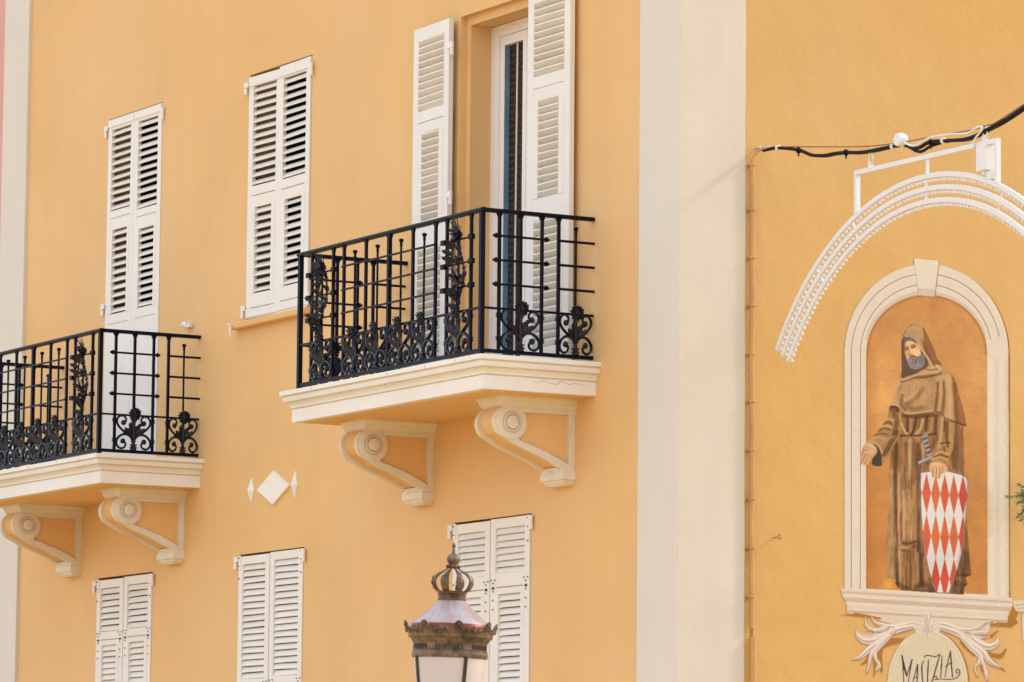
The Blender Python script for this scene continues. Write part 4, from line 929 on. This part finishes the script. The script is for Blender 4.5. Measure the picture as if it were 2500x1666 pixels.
# shield
sh = tB([(548, 385), (610, 375), (660, 370), (740, 368), (800, 372), (862, 386), (920, 402), (975, 430), (986, 470), (980, 620), (968, 780), (952, 960), (930, 1110), (890, 1270), (845, 1400), (810, 1492), (698, 1492), (660, 1400), (622, 1280), (588, 1140), (566, 960), (553, 760), (546, 560)])
put(polymask(sh), (128, 116, 112), 1, SHIELD)
cx_, cy_ = 2100+765/3.733, 1050+900/3.733
shi = [(cx_+(x-cx_)*.967, cy_+(y-cy_)*.984) for x, y in sh]
msd = put(polymask(shi), (232, 226, 220), 1, SHIELD, noise=.05)
for row, (yc, hh, x0) in enumerate(((578, 188, 605), (968, 205, 605), (1352, 190, 605))):
    for k in range(-1, 6):
        xx = x0+83*k; yy = yc+(k*5 if row == 0 else k*3)
        cc = [(214, 98, 60), (216, 112, 62), (212, 100, 58), (210, 104, 62), (202, 76, 56)][k % 5]
        if row == 2: cc = (208, 78, 52)
        put(polymask(tB([(xx-41, yy), (xx, yy-hh), (xx+41, yy), (xx, yy+hh)])), cc, .96, None, msd, noise=.14)
put(strokemask(tB([(985, 450), (965, 800), (925, 1120), (820, 1490)]), 5, 8), (150, 120, 104), .35, None, msd)
# hand on the shield
hd = tB([(642, 305), (680, 288), (730, 286), (775, 315), (795, 355), (782, 385), (748, 400), (738, 428), (716, 448), (706, 440), (698, 462), (682, 460), (672, 438), (656, 432), (648, 400), (636, 372), (632, 335)])
mh = put(polymask(crv(hd, 3)), (222, 178, 130), 1, FRIAR)
for p, wd, c, a in (([(668, 350), (662, 425)], 1.1, SKD, .85), ([(698, 350), (690, 450)], 1.1, SKD, .85), ([(726, 345), (718, 440)], 1.1, SKD, .85), ([(755, 345), (745, 395)], 1.1, SKD, .8), ([(660, 310), (740, 300)], 3, (236, 198, 154), .7), ([(682, 345), (678, 430)], 1.6, (238, 200, 156), .6), ([(712, 345), (706, 430)], 1.6, (238, 200, 156), .6), ([(640, 300), (690, 285), (770, 305)], 1.5, SKD, .5)):
    put(strokemask(tB(p), wd, 1.6), c, a, None, mh)

# ---- sill with painted mouldings
sill = tG([(143, 930), (1312, 998), (1306, 1045), (1296, 1060), (1280, 1095), (1272, 1165), (186, 1100), (181, 1035), (163, 1000), (147, 962)])
msl = put(polymask(sill), (228, 211, 188), 1, SILL, noise=.03)
def sl(t, c, wd, a): put(strokemask(tG([(145+t*.28, 930+t), (1310-t*.2, 998+t)]), wd, 1.4), c, a, None, msl)
for t, c, wd, a in ((3, (240, 228, 208), 1.4, .8), (27, (186, 152, 128), 1.0, .85), (33, (214, 190, 168), 2.0, .7), (50, (236, 222, 202), 2.2, .7), (68, (196, 162, 138), 1.0, .8), (76, (206, 176, 152), 1.6, .8), (86, (186, 150, 126), 1.0, .85), (104, (236, 222, 202), 3, .6), (142, (238, 224, 204), 1.2, .7), (158, (198, 168, 144), 2.4, .8)): sl(t, c, wd, a)
put(polymask(tG([(143, 930), (163, 1000), (181, 1035), (186, 1100), (176, 1040), (150, 985)])), (196, 160, 132), .8)
put(polymask(crv(tG([(270, 1103), (700, 1128), (1184, 1157), (1120, 1180), (1000, 1205), (900, 1195), (600, 1180), (470, 1168), (380, 1140)]), 4)), (226, 208, 182), 1, SILL)
# neighbour sill at the picture edge
put(polymask(tG([(1308, 1015), (1392, 1000), (1440, 1003), (1440, 1290), (1372, 1290), (1366, 1100), (1330, 1085), (1312, 1050)])), (226, 210, 188), 1, SILL2)
for t, c in ((36, (188, 158, 134)), (60, (196, 166, 142)), (84, (150, 124, 104)), (96, (186, 160, 140))): put(strokemask(tG([(1315+t*.4, 1012+t), (1440, 1000+t)]), 1.5, 2), c, .8)

# ---- oval cartouche, lettering, leaf garland
for p, wd in (([(1060, 760), (760, 800), (690, 900), (720, 1130)], (6, 22, 17, 5)), ([(600, 920), (545, 1010), (470, 1050)], (14, 9, 2)), ([(620, 930), (640, 1050), (628, 1190)], (8, 7, 2)), ([(1980, 720), (2060, 655)], (10, 2)), ([(1920, 920), (2080, 950), (2150, 860)], (10, 13, 2)), ([(1990, 1010), (2080, 1080), (2140, 1130)], (8, 6, 2)), ([(1880, 950), (1880, 1100), (1940, 1200)], (10, 10, 3)), ([(1700, 780), (1640, 790), (1780, 950)], (9, 9, 3)), ([(1940, 600), (2100, 585)], (9, 3)), ([(420, 470), (520, 490), (700, 520)], (8, 8, 5))):
    put(strokemask(crv(tH(p), 5, False), [q/2. for q in wd], 2), (178, 122, 58), 1, SHAD)
cxx, cyy = tG([(732, 1572)])[0]
ell = lambda rx, ry: [(cxx+rx*math.cos(2*math.pi*k/64), cyy+ry*math.sin(2*math.pi*k/64)) for k in range(64)]
put(polymask([(x+5, y+1) for x, y in ell(98.5, 130)]), (178, 120, 60), 1, SHAD)
put(polymask(ell(98.5, 129)), (228, 211, 184), 1, CART, noise=.03)
put(polymask(ell(91, 120.5)), (204, 166, 126), .8); put(polymask(ell(89.8, 119)), (232, 217, 190), 1); put(polymask(ell(86.5, 115)), (210, 176, 138), .6); put(polymask(ell(85.3, 113.8)), (222, 206, 176), 1, CART, noise=.03)
INK = (46, 40, 44)
for p, wd in (([(950, 945), (962, 1060), (970, 1240)], (3.0, 3.4, 2.6)), ([(950, 945), (978, 1080), (1005, 1180)], (4.0, 6.5, 4.5)), ([(1005, 1180), (1040, 1075), (1067, 993)], (3, 3.4, 4.4)), ([(1067, 993), (1045, 1110), (1025, 1250)], (3, 3.2, 2.4)),
    ([(1130, 1050), (1102, 1150), (1078, 1250)], (3, 3, 2.6)), ([(1130, 1050), (1128, 1150), (1122, 1260)], (4, 4.4, 3)), ([(1085, 1205), (1132, 1188)], (2.6, 2.6)), ([(1200, 1008), (1180, 1060), (1182, 1150), (1190, 1260)], (2.6, 4, 4.4, 3)),
    ([(1257, 993), (1248, 1120), (1246, 1260)], (2.6, 4.2, 3.4)), ([(1205, 968), (1232, 945), (1290, 950), (1340, 957), (1388, 928)], (2.4, 3.6, 3, 3.4, 2.4)), ([(1388, 928), (1350, 1060), (1300, 1238)], (3, 4.4, 3.4)), ([(1290, 1240), (1325, 1190), (1352, 1188), (1355, 1210), (1330, 1222), (1400, 1215), (1490, 1220), (1570, 1205), (1612, 1160), (1612, 1118), (1588, 1102), (1572, 1122), (1582, 1150), (1596, 1138)], (2, 3, 2.6, 2.6, 2.6, 2.6, 3, 3.6, 3, 3, 2.6, 2.4)),
    ([(1412, 948), (1405, 1060), (1395, 1195)], (2.6, 4, 2.6)), ([(1507, 897), (1475, 1040), (1444, 1192)], (3, 3, 2.4)), ([(1507, 897), (1518, 1040), (1532, 1192)], (4, 4.4, 3.4)), ([(1448, 1075), (1482, 1048), (1525, 1028)], (2.4, 2.8, 2.4)),
    ([(970, 1240), (960, 1300)], (2.6, 2.)), ([(1246, 1255), (1240, 1330)], (3.4, 2)), ([(1190, 1255), (1200, 1330)], (3, 2)), ([(1078, 1250), (1060, 1310)], (2.6, 1.6)), ([(1122, 1255), (1120, 1310)], (3, 2)), ([(1025, 1250), (1010, 1310)], (2.4, 2))):
    put(strokemask(crv(tH(p), 5, False), [q/2.6 for q in wd], 1.3), INK, .95, LETT)
LW, LD, LH = (228, 211, 194), (150, 118, 100), (244, 234, 222)
def leafp(pts, wd, hi=True):
    c = crv(tH(pts), 5, False); ws = np.interp(np.linspace(0, 1, len(c)), np.linspace(0, 1, len(wd)), [q*1.12/4.706 for q in wd])
    put(strokemask(c+np.array([.6, 1.6]), ws+.5, 1.5), LD, .9, GARL); put(strokemask(c, ws, 1.5), LW, 1, GARL)
    put(strokemask(c+np.array([-.5, ws.mean()*.35]), ws*.30, 2), (186, 156, 138), .75, None)
    put(strokemask(c+np.array([.2, ws.mean()*.05]), .45, 1.2), (132, 98, 80), .55)
    if hi: put(strokemask(c-np.array([.3, ws.mean()*.35]), ws*.28, 1.8), LH, .85)
for poly in ([(1090, 555), (960, 565), (800, 575), (700, 600), (620, 690), (560, 700), (480, 690), (440, 640), (425, 640), (415, 700), (450, 760), (520, 790), (600, 780), (520, 870), (440, 950), (378, 985), (420, 995), (480, 975), (580, 890), (600, 900), (560, 1040), (535, 1120), (548, 1155), (575, 1090), (600, 960), (640, 980), (670, 1030), (645, 1110), (660, 1128), (700, 1060), (690, 1010), (650, 960), (650, 880), (720, 800), (830, 720), (900, 690), (1085, 640)],
    [(1390, 560), (1500, 580), (1600, 600), (1720, 610), (1860, 590), (1880, 560), (2005, 548), (1960, 590), (1940, 650), (1900, 690), (1840, 690), (1900, 790), (1990, 790), (2030, 760), (2040, 715), (2060, 760), (2040, 840), (1980, 880), (1900, 880), (1850, 850), (1900, 940), (1980, 1030), (2100, 1075), (2080, 1095), (2000, 1070), (1900, 990), (1870, 950), (1880, 1000), (1920, 1120), (1940, 1180), (1930, 1240), (1890, 1160), (1890, 1110), (1850, 1020), (1800, 1080), (1800, 1130), (1830, 1180), (1810, 1190), (1770, 1110), (1800, 1040), (1820, 960), (1720, 840), (1620, 740), (1390, 650)]):
    pg = crv(tH(poly), 2); put(polymask(pg+np.array([.8, 1.6])), LD, .9, GARL); put(polymask(pg), (220, 200, 180), 1, GARL)
for pts, wd in (([(1090, 570), (960, 590), (850, 610), (720, 590), (640, 560), (600, 500)], (26, 30, 26, 22, 14, 3)), ([(1080, 610), (980, 625), (880, 650), (780, 700)], (22, 30, 38, 30)),
    ([(760, 620), (700, 650), (600, 640), (540, 590), (530, 500)], (26, 24, 16, 16, 3)), ([(720, 650), (640, 660), (590, 640), (545, 655)], (16, 12, 10, 4)), ([(760, 690), (640, 760), (520, 770), (440, 710), (430, 640)], (24, 40, 34, 20, 4)),
    ([(840, 660), (700, 780), (560, 880), (470, 960), (380, 990)], (30, 36, 32, 22, 3)), ([(800, 720), (700, 820), (630, 900), (590, 960), (570, 1060), (545, 1150)], (26, 30, 30, 16, 14, 4)), ([(640, 900), (650, 980), (680, 1030), (690, 1070), (650, 1125)], (20, 14, 16, 16, 3)),
    ([(1390, 575), (1500, 600), (1600, 640), (1720, 650), (1830, 620), (1900, 570), (2000, 550)], (26, 32, 28, 26, 20, 12, 3)), ([(1390, 620), (1500, 650), (1600, 690), (1660, 740)], (22, 32, 36, 28)),
    ([(1760, 690), (1850, 680), (1920, 680), (1950, 620), (1940, 570)], (20, 20, 18, 14, 3)), ([(1780, 730), (1850, 740), (1930, 735)], (14, 12, 4)), ([(1760, 740), (1860, 810), (1960, 840), (2040, 800), (2045, 725)], (26, 40, 38, 26, 4)),
    ([(1640, 710), (1760, 810), (1880, 900), (1970, 1020), (2095, 1080)], (32, 36, 34, 24, 4)), ([(1650, 740), (1750, 850), (1840, 930), (1860, 1000), (1790, 1080), (1820, 1180)], (26, 32, 32, 22, 12, 4)), ([(1870, 990), (1900, 1080), (1920, 1150), (1930, 1235)], (18, 14, 20, 4)), ([(1240, 520), (1245, 470)], (28, 32))):
    leafp(pts, wd)
shell = tH([(1240, 455), (1275, 480), (1285, 540), (1330, 560), (1385, 580), (1390, 640), (1370, 680), (1310, 670), (1280, 690), (1245, 740), (1215, 700), (1170, 670), (1110, 680), (1090, 630), (1100, 570), (1160, 555), (1195, 540), (1210, 480)])
mg = put(polymask(crv(shell, 4)), LW, 1, GARL)
for p in ([(1240, 480), (1242, 720)], [(1215, 520), (1230, 680)], [(1270, 520), (1255, 680)], [(1130, 590), (1190, 610), (1215, 690)], [(1350, 590), (1300, 610), (1270, 690)], [(1110, 640), (1170, 650), (1200, 690)], [(1375, 640), (1320, 650), (1285, 690)]):
    c = tH(p); put(strokemask(crv(c, 4, False), 1.0, 1.4), LD, .85, None, mg); put(strokemask(crv([(x+1.8, y) for x, y in c], 4, False), 1.0, 1.5), LH, .8, None, mg)

mural = thing('wall_painting', 'painted niche with hooded friar holding a red and white lozenge shield above a name plaque', 'mural', (0, wall_yz(2262, 1449)[0], wall_yz(2262, 1449)[1]))
mural2 = thing('wall_painting', 'cut off edge of a second painted stone ledge right of the friar niche', 'mural', (0, wall_yz(2490, 1480)[0], wall_yz(2490, 1480)[1]))
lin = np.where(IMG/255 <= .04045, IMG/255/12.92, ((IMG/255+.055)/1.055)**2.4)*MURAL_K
GX, GY = np.meshgrid(gx, gy)
rr = _fw[None, None]+_r2[None, None]*((GX-1250)/F_PX)[..., None]-_u2[None, None]*((GY-833)/F_PX)[..., None]
tt = (.003-CAM[0])/rr[..., 0]; PW = CAM[None, None]+tt[..., None]*rr
names = {NICHE: 'painted_niche', FRIAR: 'painted_friar', SHIELD: 'painted_shield', FRAME: 'painted_frame', KEY: 'painted_keystone', SILL: 'painted_sill', GARL: 'painted_garland', CART: 'painted_plaque', LETT: 'painted_lettering', SHAD: 'painted_shadow', SILL2: 'painted_sill'}
for pid, nm in names.items():
    ii, jj = np.nonzero(IDM[:-1, :-1] == pid)
    if not len(ii): continue
    par = mural2 if pid == SILL2 else mural
    W1 = GW+1; q = np.stack([ii*W1+jj, (ii+1)*W1+jj, (ii+1)*W1+jj+1, ii*W1+jj+1], 1)
    uq, inv = np.unique(q.ravel(), return_inverse=True)
    co = PW.reshape(-1, 3)[uq]-np.array(par.location); cl = lin.reshape(-1, 3)[uq]
    me = bpy.data.meshes.new(nm); me.vertices.add(len(uq)); me.vertices.foreach_set('co', co.ravel())
    me.loops.add(len(inv)); me.loops.foreach_set('vertex_index', inv.astype(np.int32).ravel())
    me.polygons.add(len(ii)); me.polygons.foreach_set('loop_start', np.arange(len(ii), dtype=np.int32)*4)
    me.update(calc_edges=True)
    at = me.color_attributes.new('paint', 'FLOAT_COLOR', 'POINT')
    at.data.foreach_set('color', np.concatenate([cl, np.ones((len(cl), 1))], 1).astype(np.float32).ravel())
    me.materials.append(M_['paint']); me.validate(); inst(nm, me, par)
